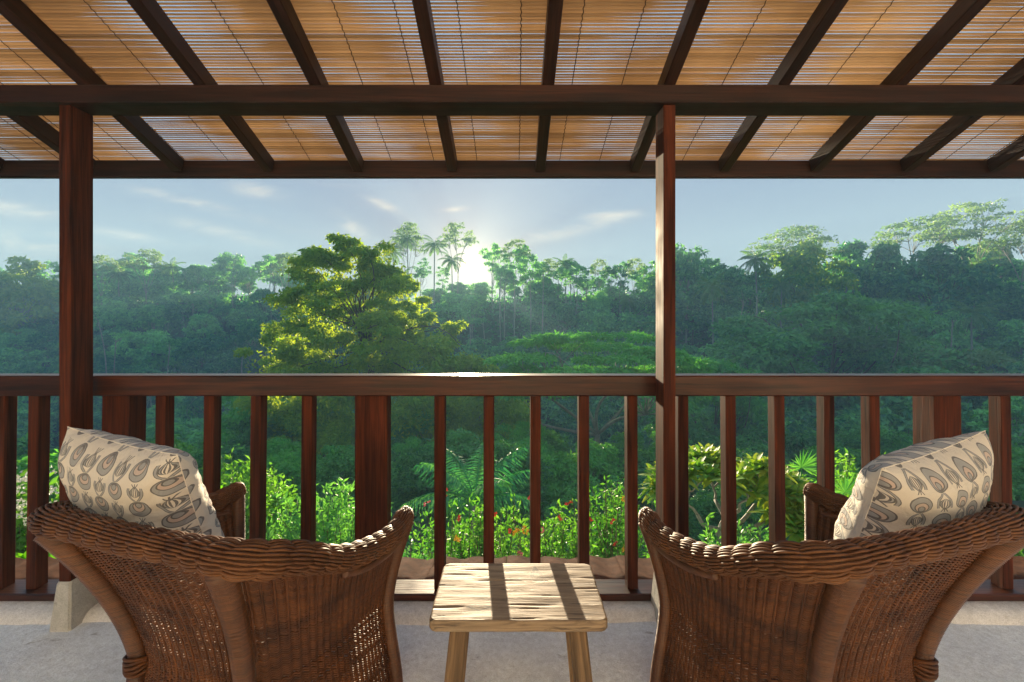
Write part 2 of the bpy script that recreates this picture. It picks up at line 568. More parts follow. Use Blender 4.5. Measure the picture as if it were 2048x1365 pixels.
def bamboo_mat():
    m, nt, b = new_mat('split_bamboo')
    oc = obj_coord(nt)
    n1 = noise_tex(nt, mapping(nt, oc, (0.9, 2.5, 2.5)), 1.0, 4, 0.6)
    n2 = noise_tex(nt, mapping(nt, oc, (6, 260, 260)), 1.0, 3, 0.6)
    c = ramp(nt, n1, [(0.3, (0.33, 0.225, 0.135)), (0.55, (0.52, 0.385, 0.25)), (0.78, (0.66, 0.52, 0.36))])
    c = mixc(nt, 0.6, c, ramp(nt, obj_random(nt), [(0.0, (0.66, 0.64, 0.6)), (1.0, (1.2, 1.2, 1.2))]), 'MULTIPLY')
    c = mixc(nt, 0.4, c, ramp(nt, n2, [(0.3, (0.6, 0.58, 0.55)), (0.7, (1.2, 1.2, 1.2))]), 'MULTIPLY')
    tr = nt.nodes.new('ShaderNodeBsdfTranslucent'); nt.links.new(c, tr.inputs[0])
    mx = nt.nodes.new('ShaderNodeMixShader'); mx.inputs[0].default_value = 0.72
    nt.links.new(c, b.inputs['Base Color']); b.inputs['Roughness'].default_value = 0.5
    nt.links.new(b.outputs[0], mx.inputs[1]); nt.links.new(tr.outputs[0], mx.inputs[2])
    nt.links.new(mx.outputs[0], nt.nodes['Material Output'].inputs[0])
    return m


BAMBOO = bamboo_mat()


def plain(name, c, rough=0.6, var=0.25, scale=8.0):
    m, nt, b = new_mat(name)
    n1 = noise_tex(nt, obj_coord(nt), scale, 4, 0.6)
    nt.links.new(ramp(nt, n1, [(0.3, tuple(x * (1 - var) for x in c)), (0.7, tuple(min(1, x * (1 + var)) for x in c))]), b.inputs['Base Color'])
    b.inputs['Roughness'].default_value = rough
    nt.links.new(bump(nt, n1, 0.3, 0.01), b.inputs['Normal'])
    return m


def cane_mat():
    m, nt, b = new_mat('cane_binding')
    oc = obj_coord(nt)
    n1 = noise_tex(nt, mapping(nt, oc, (5, 5, 300)), 1.0, 3, 0.7)
    n2 = noise_tex(nt, oc, 7.0, 4, 0.6)
    c = ramp(nt, n2, [(0.3, (0.060, 0.020, 0.006)), (0.7, (0.165, 0.062, 0.018))])
    c = mixc(nt, 0.85, c, ramp(nt, n1, [(0.3, (0.35, 0.33, 0.3)), (0.62, (1.25, 1.2, 1.15))]), 'MULTIPLY')
    nt.links.new(c, b.inputs['Base Color'])
    b.inputs['Roughness'].default_value = 0.42
    nt.links.new(bump(nt, n1, 0.7, 0.004), b.inputs['Normal'])
    return m


CANE = cane_mat()
SEAT_M = plain('matte_woven_seat', (0.06, 0.03, 0.014), 1.0)
SEAT_M.node_tree.nodes['Principled BSDF'].inputs['Specular IOR Level'].default_value = 0.0
THREAD = plain('dark_cord', (0.05, 0.03, 0.018), 0.8)
TILE_M = plain('terracotta', (0.10, 0.045, 0.026), 0.9, 0.45, 14)
TILE_M.node_tree.nodes['Principled BSDF'].inputs['Specular IOR Level'].default_value = 0.05
BARK_PALE = plain('pale_bark', (0.34, 0.31, 0.26), 0.85, 0.3, 3)
BARK_DARK = plain('dark_bark', (0.12, 0.095, 0.07), 0.9, 0.4, 4)
BARK_GREY = plain('grey_bark', (0.27, 0.26, 0.235), 0.85, 0.25, 14)


def leaf_mat(name, lo, hi, trans=0.42, tint=(1.35, 1.25, 0.35), ysc=0.5, rough=0.5):
    """leaf green varying per leaf, per tree and in broad patches; light passes through, yellower"""
    m, nt, b = new_mat(name)
    g = nt.nodes.new('ShaderNodeNewGeometry')
    n1 = noise_tex(nt, obj_coord(nt), ysc, 3, 0.6)
    n0 = noise_tex(nt, obj_coord(nt), ysc * 4.5, 2, 0.5)
    f = E(n1) * 0.7 + E(n0) * 0.9 + E(g.outputs['Random Per Island']) * 0.45 + E(obj_random(nt)) * 0.5 - 0.80
    c = ramp(nt, f.clamp().k, [(0.15, lo), (0.85, hi)])
    nt.links.new(c, b.inputs['Base Color'])
    b.inputs['Roughness'].default_value = rough
    b.inputs['Specular IOR Level'].default_value = 0.3
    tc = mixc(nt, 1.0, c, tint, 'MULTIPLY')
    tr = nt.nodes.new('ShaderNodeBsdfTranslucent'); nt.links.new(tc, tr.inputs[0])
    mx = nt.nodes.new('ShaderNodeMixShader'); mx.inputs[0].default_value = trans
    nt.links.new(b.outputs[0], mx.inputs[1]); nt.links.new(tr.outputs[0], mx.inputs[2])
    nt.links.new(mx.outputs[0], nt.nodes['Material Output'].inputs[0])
    return m


LEAF_FOREST = leaf_mat('forest_leaf', (0.025, 0.20, 0.115), (0.31, 0.74, 0.28), ysc=0.22)
LEAF_ALBIZIA = leaf_mat('feathery_leaf', (0.12, 0.26, 0.12), (0.26, 0.42, 0.17), ysc=0.25)
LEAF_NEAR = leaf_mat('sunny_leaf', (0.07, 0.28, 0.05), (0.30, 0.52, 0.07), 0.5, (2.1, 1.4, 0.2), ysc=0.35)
LEAF_UMBRELLA = leaf_mat('fresh_feathery_leaf', (0.07, 0.36, 0.10), (0.22, 0.60, 0.13), ysc=0.3)
LEAF_PALM = leaf_mat('palm_leaf', (0.07, 0.21, 0.08), (0.17, 0.34, 0.12), ysc=0.3)
LEAF_BUSH = leaf_mat('garden_leaf', (0.035, 0.19, 0.08), (0.18, 0.50, 0.15), ysc=0.9)
LEAF_BRIGHT = leaf_mat('bright_garden_leaf', (0.06, 0.24, 0.05), (0.20, 0.45, 0.09), 0.45, (1.4, 1.35, 0.35), ysc=1.6)
LEAF_CANNA = leaf_mat('broad_canna_leaf', (0.07, 0.24, 0.02), (0.12, 0.33, 0.03), 0.55, (1.4, 1.5, 0.25), ysc=1.2, rough=0.35)
LEAF_FRANGI = leaf_mat('frangipani_leaf', (0.12, 0.34, 0.05), (0.42, 0.48, 0.07), 0.45, ysc=1.4)
LEAF_SHADE = leaf_mat('understory_leaf', (0.03, 0.22, 0.13), (0.14, 0.45, 0.20), ysc=0.15)
FLOWER_RED = plain('red_petal', (0.62, 0.07, 0.04), 0.6)
FLOWER_PINK = plain('pink_petal', (0.66, 0.14, 0.2), 0.6)
FLOWER_YEL = plain('yellow_petal', (0.75, 0.5, 0.04), 0.6)
FLOWER_WHITE = plain('white_petal', (0.78, 0.80, 0.72), 0.6)

# ================================================================== the terrace (setting)
def grid_sheet(name, x0, x1, y0, y1, nx, ny, zf, mat):
    xs = np.linspace(x0, x1, nx); ys = np.linspace(y0, y1, ny)
    X, Y = np.meshgrid(xs, ys); Z = zf(X, Y)
    V = np.stack([X, Y, Z], -1).reshape(-1, 3)
    i = np.arange(ny - 1)[:, None] * nx + np.arange(nx - 1)[None]
    F = np.stack([i, i + 1, i + nx + 1, i + nx], -1).reshape(-1, 4)
    return link(name, mesh_np(name, V, F, mat, True))


rg = np.random.default_rng(11)
fl = grid_sheet('terrace_floor', -4.6, 4.6, -1.8, 2.2, 240, 120,
                lambda X, Y: 0.0025 * (np.sin(X * 5.1 + Y * 2.2) + np.sin(X * 2.3 - Y * 6.1)) - 0.004, FLOOR_M)
tag(fl, kind='structure')
# rounded cement kerb under the railing
prof = np.array([(2.10, -0.02), (2.118, 0.008), (2.135, 0.026), (2.16, 0.036), (2.19, 0.039), (2.345, 0.038), (2.35, -0.9)])
xs = np.linspace(-4.6, 4.6, 220)
V = np.zeros((len(xs), len(prof), 3))
V[:, :, 0] = xs[:, None]
wv = 0.006 * np.sin(xs * 3.1) + 0.004 * np.sin(xs * 9.7 + 1) + 0.003 * rg.normal(size=len(xs))
V[:, :, 1] = prof[None, :, 0] + np.where(np.arange(len(prof)) < 3, 1, 0)[None] * wv[:, None]
V[:, :, 2] = prof[None, :, 1] + np.where((np.arange(len(prof)) > 0) & (np.arange(len(prof)) < 4), 1, 0)[None] * wv[:, None] * 0.5
k = len(prof); i = np.arange(len(xs) - 1)[:, None] * k + np.arange(k - 1)[None]
kerb = link('kerb', mesh_np('kerb', V.reshape(-1, 3), np.stack([i, i + k, i + k + 1, i + 1], -1).reshape(-1, 4), KERB_M, True))
tag(kerb, kind='structure')
# unseen pale wall, added behind the camera to bounce warm sunlight onto the terrace
hw = cbox('bounce_wall', -4.6, 4.6, -1.98, -1.8, -0.1, 3.75, WALL_M, c=0.01)
tag(hw, kind='structure')

# ------------------------------------------------------------------ posts
def footing_mesh(w0, d0, w1, d1, h):
    bm = bmesh.new()
    for z, w, d in ((0.0, w0, d0), (h * .94, w1 + .004, d1 + .004), (h, w1 - .006, d1 - .006)):
        for sx, sy in ((-1, -1), (1, -1), (1, 1), (-1, 1)):
            c = 0.008
            bm.verts.new((sx * (w / 2 - c), sy * d / 2, z)); bm.verts.new((sx * w / 2, sy * (d / 2 - c), z))
    bmesh.ops.convex_hull(bm, input=bm.verts)
    me = bpy.data.meshes.new('footing'); bm.to_mesh(me); bm.free(); me.materials.append(FOOT_M)
    return me


PY0, PY1 = 2.08, 2.197
def make_post(x0, x1, label):
    t = empty('wooden_post', ((x0 + x1) / 2, (PY0 + PY1) / 2, 0))
    w = x1 - x0
    me = chamfer_mesh('shaft', [w / 2, (PY1 - PY0) / 2, (2.392 - 0.205) / 2], 0.003, WOOD_Z)
    o = link('shaft', me, t); o.location = (0, 0, (2.392 + 0.205) / 2)
    f = link('footing', footing_mesh(w + .045, PY1 - PY0 + .055, w + 0.012, PY1 - PY0 + .012, 0.215), t)
    f.location = (0, 0, -0.004)
    tag(t, label, 'post', 'timber posts of the veranda')
    return t


make_post(-2.073, -2.020, 'thick dark timber post on a tapered grey cement footing at the left')
make_post(0.693, 0.748, 'slim dark timber post right of the stool, rising to the beam')

# ------------------------------------------------------------------ roof frame
SL = 0.36
rz = lambda y: 2.474 - SL * (y - 2.06)        # underside of the rafters
roof = empty('veranda_roof', (0, 2.13, 2.39))
tag(roof, 'dark brown timber lean-to roof frame over the terrace with sloping rafters', 'roof frame')
RO = Vector((0, 2.13, 2.39))
ang = math.atan(SL)
beam('beam', Vector((-4.6, 2.131, 2.4335)) - RO, Vector((4.6, 2.131, 2.4335)) - RO, 0.142, 0.081, WOOD_X, roof)
beam('eave_board', Vector((-4.6, 2.675, 2.288)) - RO, Vector((4.6, 2.675, 2.288)) - RO, 0.035, 0.10, WOOD_X, roof)
for k in range(-6, 8):
    x = -0.35 + 0.528 * k + rnd.uniform(-.012, .012)
    a = Vector((x, -1.79, rz(-1.79) + 0.0425)); b = Vector((x + rnd.uniform(-.008, .008), 2.656, rz(2.656) + 0.0425))
    beam('rafter', a - RO, b - RO, 0.055, 0.08, WOOD_X, roof)

# ------------------------------------------------------------------ bamboo blinds lying on the rafters: every slat is a strip of its own
def blind(x0, x1, seed, label):
    rg = np.random.default_rng(seed)
    top_y, low_y = 1.05, 2.71
    pitch = 0.0152
    s_len = (low_y - top_y) / math.cos(ang)
    n = int(s_len / pitch)
    root = empty('bamboo_blind', ((x0 + x1) / 2, low_y, rz(low_y) + 0.087 + (.006 if seed == 2 else 0)))
    tag(root, label, 'bamboo blind', 'split bamboo blinds roofing the veranda')
    root.rotation_euler = (-ang, 0, 0)
    W = x1 - x0
    nx = int(W / 0.028)
    xs = np.linspace(-W / 2, W / 2, nx)

    def slat(yc, hw, zc):
        jx = rg.uniform(-.012, .012, 2)
        x = xs.copy(); x[0] += jx[0]; x[-1] += jx[1]
        P = []
        wob = np.array([mnoise.noise(Vector((a * 1.3, yc * 31.0, seed))) for a in xs]) * 0.0022
        fld = np.array([1.7 * mnoise.noise(Vector((a * 1.9 + 7, yc * 3.3, seed + 5.0))) + .7 * mnoise.noise(Vector((a * 6.0, yc * 60.0, seed + 9.0))) for a in xs])
        h = hw * (0.90 + 0.26 * np.clip(fld * 1.3, -.95, .6))
        knots = np.zeros(nx)
        for q in rg.uniform(-W / 2, W / 2, 5): knots += np.exp(-((xs - q) / 0.012) ** 2)
        t = 0.0016 + 0.0012 * np.clip(knots, 0, 1)
        c = yc + wob
        r0 = np.stack([x, c - h, np.full(nx, zc)], 1); r1 = np.stack([x, c, zc - t], 1)
        r2 = np.stack([x, c + h, np.full(nx, zc)], 1); r3 = np.stack([x, c, zc + t], 1)
        V = np.stack([r0, r1, r2, r3], 1).reshape(-1, 3)
        i = np.arange(nx - 1)[:, None] * 4; j = np.arange(4)[None]; j2 = (j + 1) % 4
        return V, np.stack([i + j, i + 4 + j, i + 4 + j2, i + j2], -1).reshape(-1, 4)
    for q in range(n):
        yl = -s_len + (q + .5) * pitch + rg.uniform(-.0012, .0012)
        vis = yl / 1.0
        V, F = slat(0.0 + yl, pitch * 0.5, 0.0)
        V[:, 1] -= yl
        o = link('slat', mesh_np('slat', V, F, BAMBOO, False), root)
        o.location = (0, yl, rg.uniform(0, .002))
    # cords that bind the slats
    m = int(W / 0.235)
    for q in range(m + 1):
        xx = -W / 2 + 0.03 + (W - .06) * q / m
        yy = np.linspace(-s_len, 0, 120)
        P = np.stack([xx + 0.0025 * np.sin(yy / pitch * np.pi) + .01 * np.sin(yy * 1.3 + q), yy, -0.0035 + 0.001 * np.sin(yy / pitch * 2 * np.pi)], 1)
        c = MB(); c.tube(P, 0.0021, 4, False)
        c.build('cord', THREAD, root)


blind(-4.55, -1.925, 1, 'brown split bamboo blind over the left post, light glinting between its slats')
blind(-1.95, 1.770, 2, 'brown split bamboo blind over the middle of the terrace above the stool')
blind(1.750, 4.55, 3, 'brown split bamboo blind on the rafters to the right of the slim post')

# ------------------------------------------------------------------ railing
ry0, ry1 = 2.235, 2.335
rail = empty('railing', (0, 2.28, 0.04))
tag(rail, 'reddish brown timber railing with square balusters along the terrace edge', 'railing')
O = Vector((0, 2.28, 0.04))
zt = 1.417 - 116 * ry0 / FPX; zb = 1.417 - 157 * ry0 / FPX
o = beam('handrail', Vector((-4.6, 2.285, (zt + zb) / 2)) - O, Vector((4.6, 2.285, (zt + zb) / 2)) - O, 0.10, zt - zb, WOOD_RAIL, rail, 0.006)
beam('bottom_rail', Vector((-4.6, 2.272, 0.0575)) - O, Vector((4.6, 2.272, 0.0575)) - O, 0.13, 0.037, WOOD_RAIL, rail, 0.005)


def upright(name, px_front, w, d, base_y):
    """square stick from the bottom rail to the handrail, leaning outwards a little"""
    X = (px_front - CX) * (ry0 + .015) / FPX
    xc = X + w / 2
    yt = ry0 + .02 + d / 2; yb = base_y + d / 2
    a = Vector((xc + rnd.uniform(-.004, .004), yb, 0.0765)); b = Vector((xc, yt, zb - .001))
    dz = (b - a)
    me = chamfer_mesh(name, [w / 2, d / 2, dz.length / 2], 0.0025, WOOD_Z)
    o = link(name, me, rail)
    zv = dz.normalized(); xv = Vector((1, 0, 0)); yv = zv.cross(xv).normalized(); xv = yv.cross(zv)
    m = Matrix((xv, yv, zv)).transposed().to_4x4(); m.translation = (a + b) / 2 - O
    o.matrix_local = m
    return o


for px in (-215, -110, -14, 54, 309, 406, 500, 602, 868, 967, 1061, 1158, 1255, 1357, 1452, 1550, 1650, 1741, 2004, 2100, 2195):
    upright('baluster', px, 0.051, 0.062, 2.243)
for px, w, d in ((202, 0.135, 0.11), (709, 0.160, 0.075), (1870, 0.135, 0.125)):
    upright('newel', px, w, d, 2.238)

# ------------------------------------------------------------------ tiled eave below the railing
ev = empty('tiled_eave', (0, 2.62, -0.1))
tag(ev, 'row of weathered terracotta pantiles just beyond the foot of the railing', 'tile row')
cbox('batten', -4.6, 4.6, -0.235, -0.155, 0.0, 0.075, plain('weathered_batten', (0.07, 0.036, 0.02), 0.9), ev)
tm = []
for q in range(4):
    rgq = np.random.default_rng(90 + q)
    nx, ny = 9, 4
    xs = np.linspace(-.11, .115, nx)
    zz = 0.010 * np.sin((xs + .11) / .225 * 2 * np.pi + .4) + rgq.normal(size=nx) * .0015
    V = []
    for yq in np.linspace(0, .34, ny):
        for x, z in zip(xs, zz): V.append((x, yq + rgq.normal() * (.006 if yq == 0 else .002), z - yq * .08 + rgq.normal() * .002))
    n0 = len(V); V += [(x, y, z - .014) for x, y, z in V]
    F = []
    for j in range(ny - 1):
        for i in range(nx - 1):
            a = j * nx + i
            F.append((a, a + 1, a + nx + 1, a + nx)); F.append((n0 + a, n0 + a + nx, n0 + a + nx + 1, n0 + a + 1))
    for i in range(nx - 1): F.append((i, n0 + i, n0 + i + 1, i + 1))
    for j in range(ny - 1):
        a = j * nx; F.append((a, a + nx, n0 + a + nx, n0 + a)); a += nx - 1; F.append((a, n0 + a, n0 + a + nx, a + nx))
    tm.append(mesh_np('tile', V, F, TILE_M, True))
for q in range(42):
    o = link('tile', tm[q % 4], ev)
    o.location = (-4.5 + q * .218, -0.20 + rnd.uniform(-.012, .012), 0.096 + rnd.uniform(-.004, .004))
    o.rotation_euler = (0, rnd.uniform(-.03, .03), rnd.uniform(-.03, .03))

# ------------------------------------------------------------------ stool table between the chairs
stool = empty('stool_table', (0.02, 1.555, 0))
tag(stool, 'low rustic wooden stool table with a cracked plank top between the two wicker chairs', 'side table')
def plank_top():
    nx, ny = 150, 100
    xs = np.linspace(-.2755, .2755, nx); ys = np.linspace(-.165, .165, ny)
    rgp = np.random.default_rng(5)
    def ringed(z, inset):
        V = []
        for y in ys:
            for x in xs:
                fx = x / .2755; fy = y / .165
                w = 0.0012 * mnoise.noise(Vector((x * 9, y * 30, 3)))
                ex = 0.0022 * mnoise.noise(Vector((0, y * 22, 9.0 + (fx > 0)))) + 0.0012 * mnoise.noise(Vector((2, y * 70, 19.0 + (fx > 0))))
                ey = 0.0016 * mnoise.noise(Vector((x * 10, 3, 5.0 + (fy > 0))))
                # rounded corners
                cr = max(0.0, (abs(fx) - .93) / .07) * max(0.0, (abs(fy) - .9) / .1)
                sx = x * (1 - inset / .2755) + ex * abs(fx) ** 6 - np.sign(x) * .006 * cr
                sy = y * (1 - inset / .165) + ey * abs(fy) ** 6 - np.sign(y) * .006 * cr
                g = -0.0016 * max(0.0, mnoise.noise(Vector((x * 4, y * 75, 1.5))) - .34) * 3 if z > .48 else 0.0
                V.append((sx, sy, z + (w if z > .48 else 0) + g))
        return V
    A = ringed(0.490, 0.004); B = ringed(0.456, 0.002)
    mid1 = ringed(0.485, 0.0); mid2 = ringed(0.461, 0.0)
    per = [j for j in range(nx)] + [j * nx + nx - 1 for j in range(1, ny)] + [(ny - 1) * nx + j for j in range(nx - 2, -1, -1)] + [j * nx for j in range(ny - 2, 0, -1)]
    V = A + B; nA = len(A)
    i = (np.arange(ny - 1)[:, None] * nx + np.arange(nx - 1)[None]).ravel()
    F = [(a, a + 1, a + nx + 1, a + nx) for a in i] + [(nA + a, nA + a + nx, nA + a + nx + 1, nA + a + 1) for a in i]
    m1 = len(V); V += [mid1[p][:2] + (0.485 + (mid1[p][2] - .485),) for p in per]; m2 = len(V); V += [mid2[p] for p in per]
    L = len(per)
    for q in range(L):
        r = (q + 1) % L
        F.append((per[q], m1 + q, m1 + r, per[r])); F.append((m1 + q, m2 + q, m2 + r, m1 + r)); F.append((m2 + q, nA + per[q], nA + per[r], m2 + r))
    return mesh_np('plank_top', V, F, table_mat(), True)
link('plank_top', plank_top(), stool)
LEGM = table_leg_mat()
for sx in (-1, 1):
    for sy in (-1, 1):
        a = Vector((sx * .186, sy * .098, .456)); b = Vector((sx * .232, sy * .135, .0))
        me = chamfer_mesh('leg', [.0275, .02, .232], .006, LEGM, 1.08)
        o = link('leg', me, stool)
        zv = (a - b).normalized(); yv = zv.cross(Vector((1, 0, 0))).normalized(); xv = yv.cross(zv)
        m = Matrix((xv, yv, zv)).transposed().to_4x4(); m.translation = (a + b) / 2; o.matrix_local = m
# ------------------------------------------------------------------ wicker armchairs
RIM_H = np.array([(0, -.05, .832), (.17, -.045, .832), (.355, -.02, .822), (.425, .09, .782), (.445, .24, .708), (.44, .40, .662), (.435, .54, .648), (.41, .66, .668)])
WAI_H = np.array([(0, .105), (.13, .112), (.225, .145), (.292, .24), (.325, .36), (.345, .47), (.355, .54), (.358, .61)])
BOT_H = np.array([(0, .06), (.14, .07), (.255, .115), (.325, .23), (.36, .36), (.378, .47), (.386, .55), (.388, .63)])
def mirror_path(H):
    L = H[::-1].copy(); L[:, 0] *= -1
    return np.vstack([L[:-1], H])
RIMP = mirror_path(RIM_H)
NU = 330
rim_c = resample(catmull(RIMP, 400), NU)
def match(H):           # the same u steps as the rim, through matching knots
    P = catmull(mirror_path(H), 400)
    Q = catmull(RIMP, 400)
    d = np.concatenate([[0], np.cumsum(np.linalg.norm(np.diff(Q, axis=0), axis=1))])
    t = np.linspace(0, d[-1], NU)
    return np.stack([np.interp(t, d, P[:, i]) for i in range(2)], 1)
wai = match(WAI_H); bot = match(BOT_H)
top = rim_c.copy()
WH = 0.36
def shell(v):
    """ring of the woven wall at height share v (0 floor, 1 under the rim)"""
    vw = .45
    if v <= vw:
        f = v / vw; f = f * f * (3 - 2 * f)
        xy = bot * (1 - f) + wai * f; z = np.full(NU, .012 + (WH - .012) * v / vw)
    else:
        w = (v - vw) / (1 - vw)
        f = .35 * w + .65 * w ** 1.8
        xy = wai * (1 - f) + top[:, :2] * f; z = WH * (1 - w) + (top[:, 2] - .02) * w
    return np.column_stack([xy, z])


def out_normal(P):
    T = np.gradient(P, axis=0); N = np.stack([T[:, 1], -T[:, 0], np.zeros(len(P))], 1)
    return unit(N)


def weave_mesh():
    mb = MB()
    rg = np.random.default_rng(21)
    rows = 100
    d = np.concatenate([[0], np.cumsum(np.linalg.norm(np.diff(rim_c, axis=0), axis=1))])
    st = 0.034
    for r in range(rows):
        v = (r + .5) / rows
        P = shell(v); N = out_normal(P)
        ph = 2 * np.pi * d / st + r * .06 + .5 * np.sin(d * 7)
        off = 0.0024 * np.sin(ph) + rg.normal() * .0005
        P = P + N * off[:, None]
        P[:, 2] += -0.0026 * np.sin(ph) + 0.0010 * np.sin(d * 9 + r) * rg.uniform(.3, 1) + rg.normal() * .0004
        mb.tube(P, 0.0037, 4, False)
    nst = int(d[-1] / st)
    for q in range(nst + 1):
        u = q * st / d[-1] * (NU - 1)
        vs = np.linspace(0, 1, 34)
        P = []
        for v in vs:
            S = shell(v); i = min(int(u), NU - 2); f = u - i
            P.append(S[i] * (1 - f) + S[i + 1] * f)
        mb.tube(np.array(P), 0.0036, 5, False)
    return mb.mesh('woven_wall', WICKER, True)


def roll_mesh():
    """thick braided roll: strands running along the rim, dipping over every stake"""
    mb = MB()
    n = 520
    C = resample(catmull(RIMP, 600), n)
    C[:, 2] += 0.0
    T, N, B = frames(C)
    s = np.linspace(0, 1, n) * np.linalg.norm(np.diff(C, axis=0), axis=1).sum()
    rad = (0.031 + .008 * np.clip((np.abs(C[:, 0]) - .2) / .15, 0, 1) * np.clip(1 - np.abs(C[:, 1]) / .2, 0, 1)) * np.clip(np.minimum(s, s[-1] - s) / .05 + .45, 0, 1) ** .5
    # wider, flatter on the back
    mb2 = np.clip((C[:, 2] - .70) / .12, 0, 1)
    wd = 1.0 + .35 * mb2
    K = 26
    rg = np.random.default_rng(4)
    for j in range(K):
        a = j / K * 2 * np.pi
        tw = 0.35 * np.sin(s * 3.0)
        ph = a * .55 + .25 * rg.normal()
        dip = np.abs(np.sin(s / .058 * np.pi + ph + .4 * np.sin(s * 5)))
        rr = rad * (0.93 + 0.22 * dip ** .7) + rg.normal() * .0008
        aa = a + tw * .15 + s * 1.1
        P = C + N * (np.cos(aa) * rr)[:, None] + B * (np.sin(aa) * rr * wd)[:, None]
        mb.tube(P, 0.0038, 5, True)
    mb.tube(C, rad * .86, 10, True)
    return mb.mesh('braided_rim', WICKER_RIM, True)


def leg_mesh(u_i, r, lift=0.02, bulge=1.0):
    """cane-wrapped leg following the outside of the woven wall"""
    vs = np.linspace(0.0, 1.0, 60)
    P = []
    for v in vs:
        S = shell(v); N = out_normal(S)
        P.append(S[u_i] + N[u_i] * lift)
    P = resample(np.array(P), 460)
    rr = r * (1 + .05 * np.sin(np.arange(460) * 2.1)) * (0.9 + .25 * np.linspace(0, 1, 460) ** 3)
    mb = MB(); mb.tube(P, rr, 10, True)
    return mb.mesh('leg', CANE, True)


def ring_mesh(u_i, v, r):
    S = shell(v); N = out_normal(S); c = S[u_i] + N[u_i] * .02
    a = np.linspace(0, 2 * np.pi, 20)
    mb = MB()
    for q in range(5):
        P = np.stack([c[0] + r * np.cos(a), c[1] + r * np.sin(a), np.full(20, c[2] - .022 + q * .011) + .004 * np.sin(a * 2 + q)], 1)
        mb.tube(P, .0055, 5, False)
    return mb.mesh('binding', WICKER, True)


WEAVE, ROLL = weave_mesh(), roll_mesh()
def uidx(x, y): return int(np.argmin((rim_c[:, 0] - x) ** 2 + (rim_c[:, 1] - y) ** 2))
UBL, UBR = uidx(-.335, -.02), uidx(.32, -.02)
UFL, UFR = 3, NU - 4
LEGS = [(leg_mesh(UBL, .029), ring_mesh(UBL, .42, .034)), (leg_mesh(UBR, .030), ring_mesh(UBR, .42, .035)),
        (leg_mesh(UFL, .026, .006), None), (leg_mesh(UFR, .026, .006), None)]
def seat_mesh(z, shrink):
    P = shell(.5)[:, :2]; c = P.mean(0)
    P = c + (P - c) * shrink
    n = len(P)
    V = [(x, y, z) for x, y in P] + [(x, y, z - .03) for x, y in P]
    V += [(c[0], c[1], z + .012), (c[0], c[1], z - .03)]
    F = [(i, (i + 1) % n, 2 * n, 2 * n) for i in range(n)] + [(i, n + i, n + (i + 1) % n, (i + 1) % n) for i in range(n)] + [((i + 1) % n + n, n + i, 2 * n + 1, 2 * n + 1) for i in range(n)]
    mb = MB(); mb.add(V, F)
    return mb.mesh('seat', SEAT_M, False)
SEAT = seat_mesh(.40, .97)
# loose support cane under the front of each arm
def prop_mesh(sgn):
    P = catmull([(sgn * .40, .60, .585), (sgn * .425, .48, .600), (sgn * .43, .36, .618), (sgn * .425, .26, .65)], 30)
    P[:, 0] += sgn * .012
    mb = MB(); mb.tube(P, .0135, 8, True)
    return mb.mesh('arm_support', CANE, True)
PROPS = [prop_mesh(-1), prop_mesh(1)]


def make_chair(loc, rz, flip, label):
    t = empty('wicker_armchair', loc, rz)
    if flip: t.scale = (-1, 1, 1)
    tag(t, label, 'armchair', 'wicker armchairs facing the valley')
    w = link('woven_wall', WEAVE, t); w['kind'] = 'stuff'
    link('braided_rim', ROLL, t)
    for me, ring in LEGS:
        l = link('leg', me, t)
        if ring: link('binding', ring, l)
    for me in PROPS: link('arm_support', me, t)
    link('seat', SEAT, t)
    return t


TH = R(18)
make_chair((-1.0, 1.25, 0), -TH, False, 'brown wicker tub armchair to the left of the stool, back turned')
make_chair((1.105, 1.24, 0), TH, True, 'brown wicker tub armchair to the right of the stool, back turned')


